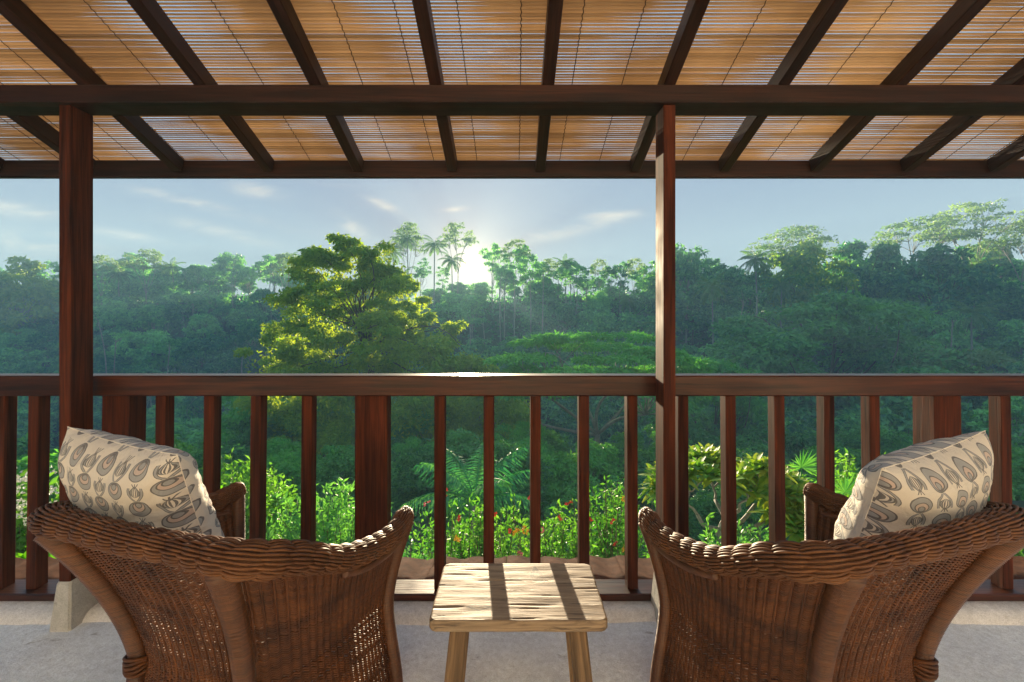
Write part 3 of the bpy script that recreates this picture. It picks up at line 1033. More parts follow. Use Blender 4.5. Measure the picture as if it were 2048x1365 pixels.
# ------------------------------------------------------------------ printed cushions
def cushion(A, Rv, Dv, w, h, t, mat, label, seed):
    """puffy square cushion: top edge starts at A (top corner), runs along Rv, hangs along Dv"""
    Rv = Vector(Rv).normalized(); Dv = Vector(Dv); Dv = (Dv - Rv * Dv.dot(Rv) * .0).normalized()
    Nv = Rv.cross(Dv).normalized()
    c = Vector(A) + Rv * w / 2 + Dv * h / 2
    n = 72
    g = np.linspace(-1, 1, n)
    U, Vv = np.meshgrid(g, g)
    inn = 1 - .055 * (1 - Vv ** 2); inm = 1 - .055 * (1 - U ** 2)
    th = (np.clip(1 - np.abs(U) ** 4.2, 0, 1) ** .62) * (np.clip(1 - np.abs(Vv) ** 4.2, 0, 1) ** .62)
    wr = np.zeros_like(U)
    for a in range(n):
        for b in range(n):
            x, y = U[a, b], Vv[a, b]
            e = max(abs(x), abs(y))
            rad = math.atan2(y, x)
            wr[a, b] = .014 * mnoise.noise(Vector((x * 2.2, y * 2.2, seed))) + .009 * mnoise.noise(Vector((x * 6, y * 2.0, seed + 4))) * e + .012 * e ** 3 * mnoise.noise(Vector((rad * 9, e, seed + 8)))
    front = []; back = []
    loc = lambda sgn: np.stack([U * inn * w / 2, Vv * inm * h / 2, sgn * (th * t / 2 + wr * th ** .3)], -1).reshape(-1, 3)
    L = np.vstack([loc(1), loc(-1)])
    M = np.array([Rv, Dv, Nv])
    W = L @ M
    i = (np.arange(n - 1)[:, None] * n + np.arange(n - 1)[None]).ravel()
    F = np.vstack([np.stack([i, i + 1, i + n + 1, i + n], -1), np.stack([n * n + i, n * n + i + n, n * n + i + n + 1, n * n + i + 1], -1)])
    uv1 = np.stack([(U * .5 + .5) * 7.2, (Vv * -.5 + .5) * 8.8], -1).reshape(-1, 2)
    o = link('cushion', mesh_np('cushion', W, F, mat, True, np.vstack([uv1, uv1 + (.5, .3)])))
    o.location = c
    bm = bmesh.new(); bm.from_mesh(o.data)
    bmesh.ops.remove_doubles(bm, verts=bm.verts, dist=1e-5)
    bmesh.ops.recalc_face_normals(bm, faces=bm.faces)
    bm.to_mesh(o.data); bm.free()
    tag(o, label, 'cushion', 'tulip print cushions in the armchairs')
    # piping seam round the edge
    per = np.concatenate([np.stack([g, -np.ones(n)], 1), np.stack([np.ones(n), g], 1)[1:], np.stack([g[::-1], np.ones(n)], 1)[1:], np.stack([-np.ones(n), g[::-1]], 1)[1:]])
    x = per[:, 0] * (1 - .055 * (1 - per[:, 1] ** 2)) * w / 2; y = per[:, 1] * (1 - .055 * (1 - per[:, 0] ** 2)) * h / 2
    mb = MB(); mb.tube(np.stack([x, y, np.zeros(len(x))], 1) @ M, .0014, 5, False)
    mb.build('seam', mat, o, True)
    return o


PRINT_A, PRINT_B = print_mat('tulip_print', False), print_mat('tulip_print_turned', True)
cushion((-1.465, 1.50, 1.058), (.465, -.15, -.045), (.20, .16, -.93), .50, .47, .22, PRINT_A,
        'cream cushion with grey tulip print, glowing in warm light in the armchair on the left', 1.0)
cushion((1.085, 1.335, .975), (.46, .165, .065), (-.20, .16, -.93), .52, .46, .23, PRINT_B,
        'crumpled cream and grey tulip print cushion slumped in the armchair on the right', 6.0)

# ================================================================== valley
def ridge_d(t): return 150.0 - 36.0 * t
def ground_z(x, y):
    """garden slope below the terrace, valley floor, far hillside and ridge"""
    y = np.asarray(y, float); x = np.asarray(x, float)
    t = np.clip(x / np.maximum(y, 25.0), -1.5, 1.5)
    Rd = ridge_d(t)
    k0, k1 = .50 * Rd, Rd
    zr = EYE + .042 * Rd + 2.2 * np.sin(x * .045 + 1.0) - 1.2
    near = np.interp(y, [-40, 2.4, 2.6, 8, 20, 45, 70], [-1.2, -1.2, -1.2, -2.8, -8.5, -21, -31])
    f = np.clip((y - k0) / (k1 - k0), 0, 1); f = f * f * (3 - 2 * f) * .5 + f * .5
    far = -31 + (zr + 31) * f
    z = np.where(y < k0, near, far)
    return z + np.where(y > 12, 1.0, 0) * (1.0 * np.sin(x * .11 + y * .07) + .7 * np.sin(x * .23 - y * .17))


def make_ground():
    xs = np.concatenate([np.linspace(-390, -120, 26), np.linspace(-110, 110, 90), np.linspace(120, 390, 26)])
    ys = np.concatenate([np.linspace(-40, 2, 8), np.linspace(2.5, 60, 60), np.linspace(62, 200, 60), np.linspace(205, 290, 8)])
    X, Y = np.meshgrid(xs, ys); Z = ground_z(X, Y)
    nx, ny = len(xs), len(ys)
    V = np.stack([X, Y, Z], -1).reshape(-1, 3)
    i = np.arange(ny - 1)[:, None] * nx + np.arange(nx - 1)[None]
    F = np.stack([i, i + 1, i + nx + 1, i + nx], -1).reshape(-1, 4)
    m, nt, b = new_mat('forest_floor')
    n1 = noise_tex(nt, obj_coord(nt), .25, 6, .65)
    nt.links.new(ramp(nt, n1, [(.3, (.018, .04, .018)), (.6, (.03, .06, .022)), (.8, (.06, .055, .03))]), b.inputs['Base Color'])
    b.inputs['Roughness'].default_value = .95
    g = link('hillside_ground', mesh_np('hillside_ground', V, F, m, True))
    tag(g, kind='structure')


make_ground()


def P3(px, py, d):
    """a point d metres out along the view axis, seen in the photograph at (px, py)"""
    return np.array([(px - CX) * d / FPX, d, EYE + (HY - py) * d / FPX])


def in_sun_lane(P, r=0.0, wx=2.3, z0=0.15, z1=2.1):
    """True where a point (with radius r) would stand in the sunlight that reaches the terrace"""
    P = np.atleast_2d(P)
    lam = (P[:, 1] - 1.5) / SUN.y
    x0 = P[:, 0] - SUN.x * lam; z = P[:, 2] - SUN.z * lam
    return (np.abs(x0) < wx + r) & (z > z0 - r) & (z < z1 + r)


def clump_leaves(mb, c, rad, n, L, W, rng, flat=1.0, up=.35, shell_p=.45):
    """leaves on and in a lens-shaped clump"""
    d = unit(rng.normal(size=(n, 3)))
    d[:, 2] = np.where(rng.random(n) < .75, np.abs(d[:, 2]), d[:, 2])
    r = rad * rng.random(n) ** shell_p
    P = c + d * r[:, None] * np.array([1, 1, flat])
    N = unit(d + np.array([0, 0, .45]) + rng.normal(size=(n, 3)) * .5)
    D = unit(np.cross(N, rng.normal(size=(n, 3))) + d * .5 - np.array([0, 0, up]))
    mb.leaves(P, D, L * rng.uniform(.7, 1.25, n), W * rng.uniform(.7, 1.25, n), rng, N=N)


def limb(mb, a, b, r0, r1, rng, sag=.12, n=8, k=5):
    a = np.asarray(a, float); b = np.asarray(b, float)
    t = np.linspace(0, 1, n)[:, None]
    P = a + (b - a) * t
    d = np.linalg.norm(b - a)
    off = rng.normal(size=3) * d * sag
    P = P + np.sin(t * np.pi) * off + np.array([0, 0, 1]) * np.sin(t * np.pi) * d * .06
    mb.tube(P, np.linspace(r0, r1, n), k, True)


# ---- tree kinds: each returns (leaf mesh, wood mesh); foot at the origin
def broadleaf(seed, H, cw, ch, nc, nl, L, leafmat, barkmat, flat=.7, trunk=.22, low=.35):
    rng = np.random.default_rng(seed)
    lf, wd = MB(), MB()
    cz = H - ch * .5
    limb(wd, (0, 0, -1.5), (rng.normal() * .3, rng.normal() * .3, cz), trunk, trunk * .45, rng, .03, 10, 7)
    for q in range(nc):
        d = unit(rng.normal(size=3)); d[2] = d[2] * .9 + .12
        if q < nc * .25: d[2] = abs(d[2])
        rr = rng.uniform(.55, 1.0)
        c = np.array([d[0] * cw * .5 * rr, d[1] * cw * .5 * rr, cz + d[2] * ch * .5 * rr])
        rad = cw * rng.uniform(.085, .15)
        clump_leaves(lf, c, rad, int(nl * rng.uniform(.7, 1.2)), L, L * .5, rng, flat)
        if q % 2 == 0: limb(wd, (0, 0, cz * rng.uniform(.45, .9)), c, trunk * .35, trunk * .08, rng)
    return lf.mesh('crown', leafmat), wd.mesh('trunk', barkmat, True)


def albizia(seed, H, cw, layers, nl, L, leafmat, barkmat, trunk=.25, dome=.22, lo=.42):
    """tall forked trunk, thin flat umbels of feathery leaves with sky between them"""
    rng = np.random.default_rng(seed)
    lf, wd = MB(), MB()
    fk = np.array([rng.normal() * .3, rng.normal() * .3, H * lo])
    limb(wd, (0, 0, -2), fk, trunk, trunk * .7, rng, .02, 8, 7)
    subs = []
    for q in range(5):
        a = q / 5 * 2 * np.pi + rng.uniform(-.4, .4)
        r = cw * .22
        s = np.array([np.cos(a) * r, np.sin(a) * r, H * rng.uniform(.66, .78)])
        limb(wd, fk, s, trunk * .45, trunk * .25, rng, .06); subs.append(s)
    for q in range(layers):
        a = rng.uniform(0, 2 * np.pi); rr = np.sqrt(rng.random())
        x, y = np.cos(a) * rr * cw * .5, np.sin(a) * rr * cw * .5
        z = H * (1 - dome * rr ** 2 - abs(rng.normal()) * .045) - .2
        c = np.array([x, y, z]); s = min(subs, key=lambda s: np.hypot(*(s - c)[:2]))
        limb(wd, s, c - (0, 0, .2), trunk * .2, trunk * .05, rng, .08, 6, 4)
        rad = cw * rng.uniform(.06, .12)
        n = int(nl * rng.uniform(.7, 1.2))
        d = rng.normal(size=(n, 3)); th = rng.uniform(0, 2 * np.pi, n); r2 = rad * np.sqrt(rng.random(n))
        Pp = c + np.stack([np.cos(th) * r2, np.sin(th) * r2, rng.normal(size=n) * rad * .05 - (r2 / rad) ** 2 * rad * .18], 1)
        D = unit(np.stack([np.cos(th), np.sin(th), rng.normal(size=n) * .3 - .25], 1) + rng.normal(size=(n, 3)) * .35)
        lf.leaves(Pp, D, L * rng.uniform(.7, 1.3, n), L * .42 * rng.uniform(.7, 1.3, n), rng)
    return lf.mesh('crown', leafmat), wd.mesh('trunk', barkmat, True)


def frond(mb, base, yaw, elev, length, nl, lw, rng, droop=1.0, lleaf=.22):
    t = np.linspace(0, 1, 14)
    h = np.array([np.cos(yaw), np.sin(yaw), 0])
    el = elev - droop * t * 1.35
    step = length / 13
    P = np.vstack([[0, 0, 0], np.cumsum(np.stack([np.cos(el[1:]) * step, np.sin(el[1:]) * step], 1) @ np.array([[h[0], h[1], 0], [0, 0, 1]]), axis=0)]) + base
    mb.tube(P, np.linspace(.05, .012, 14) * length / 4.0, 4, False)
    s = np.linspace(.12, .99, nl)
    Q = np.stack([np.interp(s, t, P[:, i]) for i in range(3)], 1)
    T = unit(np.gradient(Q, axis=0)); S = np.array([-h[1], h[0], 0])
    ll = length * lleaf * np.sin(np.pi * (s * .82 + .14)) ** .7
    for sg in (-1, 1):
        D = unit(S * sg * .8 + T * .55 + np.array([0, 0, -.42]) + rng.normal(size=(nl, 3)) * .10)
        side = unit(np.cross(D, T)); wv = np.cross(side, D)
        w = lw * np.ones(nl)
        V = np.stack([Q, Q + D * ll[:, None] * .4 + wv * w[:, None] * .5, Q + D * ll[:, None] - np.array([0, 0, 1]) * ll[:, None] * .18, Q + D * ll[:, None] * .4 - wv * w[:, None] * .5], 1).reshape(-1, 3)
        mb.add(V, np.arange(4 * nl).reshape(-1, 4))


def palm(seed, H, fl, nf=20, lean=.06):
    rng = np.random.default_rng(seed)
    lf, wd = MB(), MB()
    top = np.array([rng.normal() * lean * H, rng.normal() * lean * H, H])
    t = np.linspace(0, 1, 14)[:, None]
    P = np.array([0, 0, -1.0]) + (top - np.array([0, 0, -1.0])) * np.concatenate([t ** 1.5, t ** 1.5, t], 1)
    wd.tube(P, np.linspace(.24, .13, 14), 7, True)
    for q in range(nf):
        yaw = q * 2.399 + rng.uniform(-.2, .2)
        el = R(78) - (q / nf) ** .8 * R(105) + rng.uniform(-.12, .12)
        frond(lf, top, yaw, el, fl * rng.uniform(.85, 1.1), 26, .13, rng, rng.uniform(.75, 1.1))
    return lf.mesh('crown', LEAF_PALM), wd.mesh('trunk', BARK_GREY, True)


def plant_tree(name, label, cat, meshes, loc, s=(1, 1, 1), rz=0.0, group=None):
    t = empty(name, loc, rz); t.scale = s
    tag(t, label, cat, group)
    link('crown', meshes[0], t); link('trunk', meshes[1], t)
    return t


BROAD = [broadleaf(100 + q, 13, 9.6 + (q % 3), 10, 62, 80, .82, LEAF_FOREST, BARK_GREY if q % 2 else BARK_DARK, .62) for q in range(6)]
TALLB = [broadleaf(140 + q, 18, 7.5, 9, 44, 105, .58, LEAF_FOREST, BARK_PALE, .55, .2) for q in range(2)]
BROADN = [broadleaf(120 + q, 13, 10.5, 10, 64, 330, .40, LEAF_FOREST, BARK_GREY if q else BARK_DARK, .6) for q in range(3)]
THIN = [broadleaf(160 + q, 18, 6.2, 8.5 + q, 24, 46, .62, LEAF_FOREST, BARK_GREY, .5, .16) for q in range(3)]
ALB = [albizia(200 + q, 20, 15, 58, 48, .55, LEAF_ALBIZIA, BARK_PALE) for q in range(3)]
PALMS = [palm(300 + q, 13, 4.6) for q in range(3)]

# ---- palms and pale trunks that stand clear of the forest
palms = [
    (818, 470, 138, 'tall coconut palm standing clear of the forest, highest palm left of the rising sun'),
    (868, 480, 136, 'slim coconut palm on the ridge just left of the rising sun'),
    (785, 497, 140, 'coconut palm with a feathery head at the right edge of the big bright tree'),
    (905, 512, 141, 'small palm silhouetted right beside the rising sun'),
    (800, 545, 130, 'low coconut palm below the ridge palms left of the sun'),
    (1132, 520, 138, 'coconut palm rising over the ridge midway between the sun and the slim post'),
    (1264, 588, 112, 'coconut palm on the slope close to the slim post'),
    (1517, 508, 102, 'leaning coconut palm with pale trunk under the wide umbrella crown on the right'),
    (1428, 560, 92, 'coconut palm with a pale straight trunk low on the right hillside'),
    (1560, 560, 98, 'drooping coconut palm beside the leaning palm on the right hillside'),
    (1945, 520, 96, 'grey green coconut palm with spreading fronds near the right edge'),
    (2005, 480, 104, 'coconut palm against the sky at the far right of the ridge'),
    (1945, 610, 82, 'young palm with arching fronds lowest on the right hillside'),
    (352, 528, 160, 'coconut palm in silhouette on the ridge right of the thick post'),
    (578, 512, 150, 'coconut palm on the ridge just left of the big bright tree'),
    (240, 540, 150, 'coconut palm among the trees beside the thick post'),
    (1330, 640, 92, 'palm half hidden on the slope behind the slim post'),
    (610, 515, 146, 'pale coconut palm peeping over the left shoulder of the big bright tree'),
]
poles = [(1003, 545, 700, 118), (1012, 560, 690, 121), (1028, 560, 680, 117), (1060, 560, 690, 114), (1087, 548, 665, 112), (940, 640, 700, 108), (966, 645, 705, 110),
         (1515, 590, 690, 90), (1740, 620, 700, 80), (1752, 650, 715, 76), (1487, 600, 690, 92), (232, 680, 745, 100), (196, 640, 700, 105), (340, 690, 745, 96), (1685, 690, 720, 80), (1905, 640, 700, 78)]

# ---- forest on the far hillside
prng = np.random.default_rng(77)
pts = []
def far_enough(p, dmin):
    return all((p[0] - q[0]) ** 2 + (p[1] - q[1]) ** 2 > dmin * dmin for q in pts)
tries = 0
while len(pts) < 292 and tries < 16000:
    tries += 1
    t = prng.uniform(-1.33, 1.33); Rd = ridge_d(t)
    y = Rd * (.36 + .72 * prng.random() ** .7); x = t * y
    if far_enough((x, y), 6.4 + 1.2 * (y / Rd)): pts.append((x, y))
skip = 0
for q, (x, y) in enumerate(pts):
    Rd = ridge_d(x / y)
    z = float(ground_z(x, y))
    on_ridge = y > .97 * Rd
    s = prng.uniform(.72, 1.2)
    if on_ridge: s *= prng.choice([.5, .65, .8, 1.0, 1.12])
    tpx = CX + x / y * FPX
    if 960 < tpx < 1330 and y > .6 * Rd: s = min(s, max(.3, (EYE + (HY - prng.uniform(545, 575)) * y / FPX - z) / 13))
    clear = [(a, b + 34, dd, 30) for a, b, dd, _ in palms if a > 1250] + [(a, b1 - 25, dd, 16) for a, b0, b1, dd in poles]
    for a, yl, dd, wpx in clear:
        if abs(tpx - a) < wpx + 4.6 * s / y * FPX and y < dd + 2:
            s = min(s, max(.25, (EYE + (HY - yl) * y / FPX - z) / 13))
    proto = BROAD[q % 6]; Hh = 13
    if s > .6 and prng.random() < .12: proto = TALLB[q % 2]; Hh = 18
    s3 = (s * prng.uniform(.9, 1.2), s * prng.uniform(.9, 1.2), s)
    top = z + Hh * s
    # keep the lane of the rising sun free
    lam = (y - 1.5) / SUN.y
    x0 = x - SUN.x * lam; ztop = EYE + (HY - (566 if abs(x0) < 8.5 else 578)) * y / FPX
    if -19 < x0 < 8.5 and y > .55 * Rd and top > ztop:
        f = max(.3, (ztop - z) / (Hh * s)); s3 = (s3[0] * max(f, .7), s3[1] * max(f, .7), s3[2] * f)
    px = CX + x / y * FPX
    where = ('left of the thick post' if px < 117 else 'between thick post and big bright tree' if px < 560 else 'behind the big bright tree' if px < 905 else
             'below the sun and left of the slim post' if px < 1312 else 'right of the slim post' if px < 1700 else 'at the far right')
    kind = 'tall narrow forest tree with pale trunk' if Hh == 18 else 'leafy forest tree on the ridge' if on_ridge else 'bushy forest tree on the far hillside'
    plant_tree('forest_tree', kind + ' ' + where, 'tree', proto, (x, y, z), s3, prng.uniform(0, 6.28), kind.replace('tree', 'trees', 1) + ' ' + where)

# ---- undergrowth between them
ug = np.random.default_rng(5)
n = 26000
t = ug.uniform(-1.35, 1.35, n); y = 40 + (ridge_d(t) * 1.05 - 40) * np.sqrt(ug.random(n)); x = t * y
z = ground_z(x, y)
P = np.stack([x, y, z + ug.uniform(0, 1.6, n)], 1)
mb = MB(); D = unit(ug.normal(size=(n, 3)) + np.array([0, -.3, .5])); mb.leaves(P, D, ug.uniform(.7, 1.7, n), ug.uniform(.4, .8, n), ug)
tag(mb.build('undergrowth', LEAF_SHADE), kind='stuff')


def by_top(proto, H0, px, py_top, d, base_d=None, wide=1.0, tilt=0):
    """position and scale so that the tree's top stands where the photograph shows it"""
    p = P3(px, py_top, d); zg = float(ground_z(p[0], d))
    s = (p[2] - zg) / H0
    return (p[0], d, zg), (s * wide, s * wide, s)


# ---- coconut palms, one by one
for q, (px, py, d, lab) in enumerate(palms):
    p = P3(px, py, d); zg = float(ground_z(p[0], d))
    Hn = p[2] - zg - 1.3 * 1.0
    s = 1.0 if d > 120 else .92
    o = plant_tree('coconut_palm', lab, 'palm', PALMS[q % 3], (p[0], d, zg), (s * 1.05, s * 1.05, max(.45, Hn / 13)), prng.uniform(0, 6.28), 'coconut palms on the hillside')
    # crown keeps its own proportions: undo the height stretch about the trunk's head
    cr = o.children[0]; k = s * 1.05 / max(.45, Hn / 13)
    cr.scale = (1, 1, k); cr.location = (0, 0, 13 * (1 - k))

# ---- umbrella trees on the ridge
umb = [
    (815, 436, 136, .42, 1, 'tall umbrella tree with a small flat crown behind the highest palm left of the sun'),
    (916, 436, 140, .52, 0, 'tall thin trunked umbrella tree directly above the rising sun'),
    (1030, 470, 132, .50, 2, 'dark tiered tree standing highest on the ridge right of the rising sun'),
    (1100, 512, 130, .5, 1, 'low umbrella tree on the ridge right of the dark tiered tree'),
    (292, 490, 150, .62, 0, 'lone flat topped umbrella tree on the ridge right of the thick post'),
    (205, 504, 150, .55, 1, 'umbrella tree partly hidden behind the thick post'),
    (575, 496, 140, .5, 2, 'small umbrella tree on the ridge left of the big bright tree'),
    (1200, 512, 128, .42, 0, 'small umbrella tree on the ridge left of the slim post'),
    (1270, 508, 122, .40, 2, 'umbrella tree on the ridge nearest the slim post'),
    (1585, 445, 112, .95, 1, 'wide flat umbrella tree against the sky right of the slim post'),
    (1840, 420, 106, .82, 2, 'umbrella tree left of the tallest one at the right end of the ridge'),
    (1950, 392, 102, .80, 0, 'tallest umbrella tree, feathery flat crown at the right end of the ridge'),
    (2045, 436, 98, .80, 1, 'umbrella tree cut by the right edge of the view'),
]
for q, (px, py, d, wide, k, lab) in enumerate(umb):
    loc, s = by_top(None, 20.3, px, py, d, wide=1.0)
    s = (s[2] * wide, s[2] * wide, s[2])
    plant_tree('umbrella_tree', lab, 'tree', ALB[k], loc, s, prng.uniform(0, 6.28), 'umbrella trees along the ridge')

# ---- thin tall trees that break the skyline
thin = [(985, 482, 134), (1005, 500, 131), (1048, 486, 129), (1062, 505, 126), (1085, 520, 130), (1118, 528, 126), (1150, 518, 128), (1172, 532, 124), (1222, 526, 124), (1245, 518, 121), (1292, 520, 118),
        (760, 520, 142), (742, 500, 146), (845, 515, 143), (885, 530, 142), (545, 508, 148), (470, 522, 152), (420, 530, 150), (130, 512, 160), (85, 520, 165), (1365, 500, 116), (1440, 520, 112), (1700, 500, 106)]
for q, (px, py, d) in enumerate(thin):
    wh = 'right of the sun' if 940 < px < 1312 else 'around the palms left of the sun' if 700 < px < 900 else 'left of the big bright tree' if px < 700 else 'right of the slim post'
    loc, s = by_top(None, 18.2, px, py, d)
    plant_tree('thin_tree', 'thin tall tree with loose crown on the ridge ' + wh, 'tree', THIN[q % 3], loc, (s[2] * 1.0, s[2] * 1.0, s[2]), prng.uniform(0, 6.28), 'thin tall ridge trees ' + wh)

# ---- single broad crowns that stand out
solo = [
    (1722, 478, 108, .85, 0, LEAF_FOREST, 'round dark crowned tree on the ridge between the two groups of umbrella trees'),
    (1372, 492, 112, .75, 1, LEAF_FOREST, 'round tree on the ridge immediately right of the slim post'),
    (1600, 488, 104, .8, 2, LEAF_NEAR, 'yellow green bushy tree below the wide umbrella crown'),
    (1650, 600, 74, 1.25, 3, LEAF_BUSH, 'big mid green bushy tree in the middle of the right hillside'),
    (1870, 500, 98, .9, 4, LEAF_FOREST, 'broad dark tree beneath the umbrella trees at right'),
    (1905, 690, 66, .95, 5, LEAF_ALBIZIA, 'olive tinted leafy tree low on the right hillside'),
    (1800, 700, 70, 1.0, 0, LEAF_FOREST, 'blue green rounded tree left of the olive tinted tree'),
    (40, 520, 140, .8, 3, LEAF_NEAR, 'pale green tree on the ridge at the left edge'),
]
for px, py, d, wide, k, lm, lab in solo:
    loc, s = by_top(None, 13.2, px, py, d)
    pr = BROAD[k] if d > 86 else BROADN[k % 3]
    if lm is not LEAF_FOREST:
        c = pr[0].copy(); c.materials.clear(); c.materials.append(lm); pr = (c, pr[1])
    plant_tree('round_tree', lab, 'tree', pr, loc, (s[2] * wide, s[2] * wide, s[2]), prng.uniform(0, 6.28))

# ---- bare pale trunks that show in the gap right of the sun
for q, (px, y0, y1, d) in enumerate(poles):
    rng = np.random.default_rng(900 + q)
    a = P3(px + rng.normal() * 3, y1, d); b = P3(px, y0, d)
    zg = float(ground_z(a[0], d))
    t = empty('slender_tree', (a[0], d, zg))
    wh = 'below and right of the sun' if 900 < px < 1200 else 'on the left hillside' if px < 400 else 'on the right hillside'
    tag(t, 'slender tree with a bare pale trunk ' + wh, 'tree', group='slender pale trunked trees ' + wh)
    w, l = MB(), MB()
    a = a - (a[0], d, zg); b = b - (P3(px, y1, d)[0] * 0 + t.location[0], d, zg)
    a[2] = -1
    limb(w, a, b, .17, .09, rng, .02, 9, 6)
    for e in range(5):
        c = b + rng.normal(size=3) * (1.3, 1.3, .8) + (0, 0, .4)
        limb(w, b - (0, 0, rng.uniform(.3, 2)), c, .06, .02, rng, .1, 5, 4)
        clump_leaves(l, c, .95, 70, .45, .24, rng, .6)
    w.build('trunk', BARK_PALE, t, True); l.build('crown', LEAF_FOREST, t)


# ---- the big bright tree in the middle distance
def big_tree():
    rng = np.random.default_rng(31)
    d0 = 38.0
    base = P3(735, 900, d0); zg = float(ground_z(base[0], d0))
    t = empty('big_bright_tree', (base[0], d0, zg))
    tag(t, 'big bright yellow green tree left of centre, its leaves lit through by the low sun', 'tree')
    org = np.array([base[0], d0, zg])
    w = MB()
    fork = P3(728, 640, d0) - org; mid = P3(742, 700, d0) - org
    w.tube(catmull([(0, 0, -1), mid * (.6, 1, .55), mid, fork], 20), np.linspace(.38, .20, 20), 8, True)
    cl = [(602, 548, 30, 1), (618, 522, 26, -1), (765, 535, 30, 0), (582, 592, 28, -2), (690, 490, 26, 0), (790, 560, 28, 1), (560, 690, 34, 1), (545, 735, 38, 2), (940, 720, 30, -1), (890, 660, 22, 2), (1000, 800, 40, 1), (655, 640, 40, 1), (800, 640, 34, 2), (760, 655, 40, -2), (700, 655, 42, 0), (610, 640, 34, -1), (830, 610, 22, 1), (620, 525, 26, 1), (600, 620, 30, 2), (950, 745, 34, 1), (980, 770, 34, -1), (640, 512, 26, 0), (700, 500, 26, 1), (735, 512, 34, -1), (672, 528, 38, 2), (770, 545, 34, 1), (628, 560, 28, -1), (690, 562, 44, 0), (745, 566, 46, 2),
          (795, 580, 28, -2), (606, 592, 24, 1), (650, 596, 38, -2), (815, 562, 14, 0), (700, 610, 36, 3), (770, 612, 30, -1), (585, 655, 30, 0), (622, 690, 44, 2), (572, 700, 26, -2), (660, 668, 38, -1), (600, 735, 42, 1),
          (712, 700, 52, -2), (690, 745, 56, 1), (776, 672, 42, 2), (800, 705, 52, -1), (846, 640, 20, 0), (850, 676, 42, 1), (888, 692, 28, 2), (870, 722, 46, -2), (906, 742, 34, 0), (780, 750, 62, 2), (735, 640, 24, -3),
          (560, 750, 36, 0), (640, 770, 52, -1), (850, 770, 55, 0), (930, 775, 40, 2), (720, 800, 60, 1), (610, 820, 50, 2), (800, 820, 60, -2), (900, 830, 50, 1), (670, 870, 60, 0), (540, 800, 40, 1)]
    lit = MB()
    for (px, py, r, dz) in cl:
        c = P3(px, py, d0 + dz * 1.1) - org
        rad = r * d0 / FPX
        if py < 760: limb(w, fork * (1, 1, rng.uniform(.85, 1.0)), c, .085, .018, rng, .12, 8, 5)
        ns = 5
        m = int(90 * (r / 40) ** 1.3) + 20
        d = unit(rng.normal(size=(m, 3))); Pm = c + d * (rad * 1.25 * rng.random(m) ** .5)[:, None] * np.array([1.2, 1.2, .6])
        lit.leaves(Pm, unit(rng.normal(size=(m, 3)) - np.array([0, 0, .5])), .38 * rng.uniform(.7, 1.3, m), .18, rng)
        for e in range(ns):
            cc = c + rng.normal(size=3) * rad * np.array([.55, .55, .30])
            n = int(200 * (r / 40) ** 1.3) + 40
            clump_leaves(lit, cc, rad * rng.uniform(.4, .75), n, .38, .17, rng, .6, .5, .6)
    V = np.vstack(lit.V).reshape(-1, 4, 3)
    keep = ~in_sun_lane(V[:, 0] + org, .3)
    V = V[keep].reshape(-1, 3)
    lit2 = MB(); lit2.add(V, np.arange(len(V)).reshape(-1, 4))
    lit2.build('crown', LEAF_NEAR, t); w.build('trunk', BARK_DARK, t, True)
big_tree()


# ---- layered feathery tree below the sun
def layered_tree():
    rng = np.random.default_rng(37)
    d0 = 33.0
    base = P3(1185, 1000, d0); zg = float(ground_z(base[0], d0))
    t = empty('layered_tree', (base[0], d0, zg))
    tag(t, 'wide spreading tree with flat fresh green layers and pale branches beyond the handrail', 'tree')
    org = np.array([base[0], d0, zg])
    w, l = MB(), MB()
    f0 = P3(1195, 870, d0) - org
    w.tube(catmull([(0, 0, -1), f0 * .5, f0], 12), np.linspace(.30, .2, 12), 8, True)
    subs = []
    for px, py, dz in ((1105, 800, -1), (1150, 790, 2), (1225, 780, 0), (1255, 800, 3), (1085, 850, 1), (1290, 830, -2)):
        s = P3(px, py, d0 + dz) - org; limb(w, f0, s, .14, .09, rng, .07); subs.append(s)
    lay = []
    for q in range(66):
        px = rng.uniform(1000, 1410); f = (px - 1200) / 205
        lev = rng.integers(0, 5)
        lay.append((px, 664 + 40 * f * f + lev * 24 + rng.normal() * 4, rng.uniform(-5, 5) - lev * .7))
    for px, py, dz in lay:
        c = P3(px, py, d0 + dz) - org
        s = min(subs, key=lambda s: np.linalg.norm(s - c))
        limb(w, s, c - (0, 0, .15), .05, .012, rng, .1, 7, 4)
        rad = rng.uniform(.9, 2.1); n = 380
        th = rng.uniform(0, 6.28, n); r2 = rad * np.sqrt(rng.random(n))
        Pq = c + np.stack([np.cos(th) * r2, np.sin(th) * r2 * .9, rng.normal(size=n) * .05 - (r2 / rad) ** 2 * .22], 1)
        D = unit(np.stack([np.cos(th), np.sin(th), rng.normal(size=n) * .3 - .3], 1) + rng.normal(size=(n, 3)) * .4)
        l.leaves(Pq, D, .34 * rng.uniform(.7, 1.3, n), .14 * rng.uniform(.7, 1.3, n), rng, N=unit(rng.normal(size=(n, 3)) * .4 + np.array([0, -.35, 1])))
    l.build('crown', LEAF_UMBRELLA, t); w.build('trunk', BARK_PALE, t, True)
layered_tree()


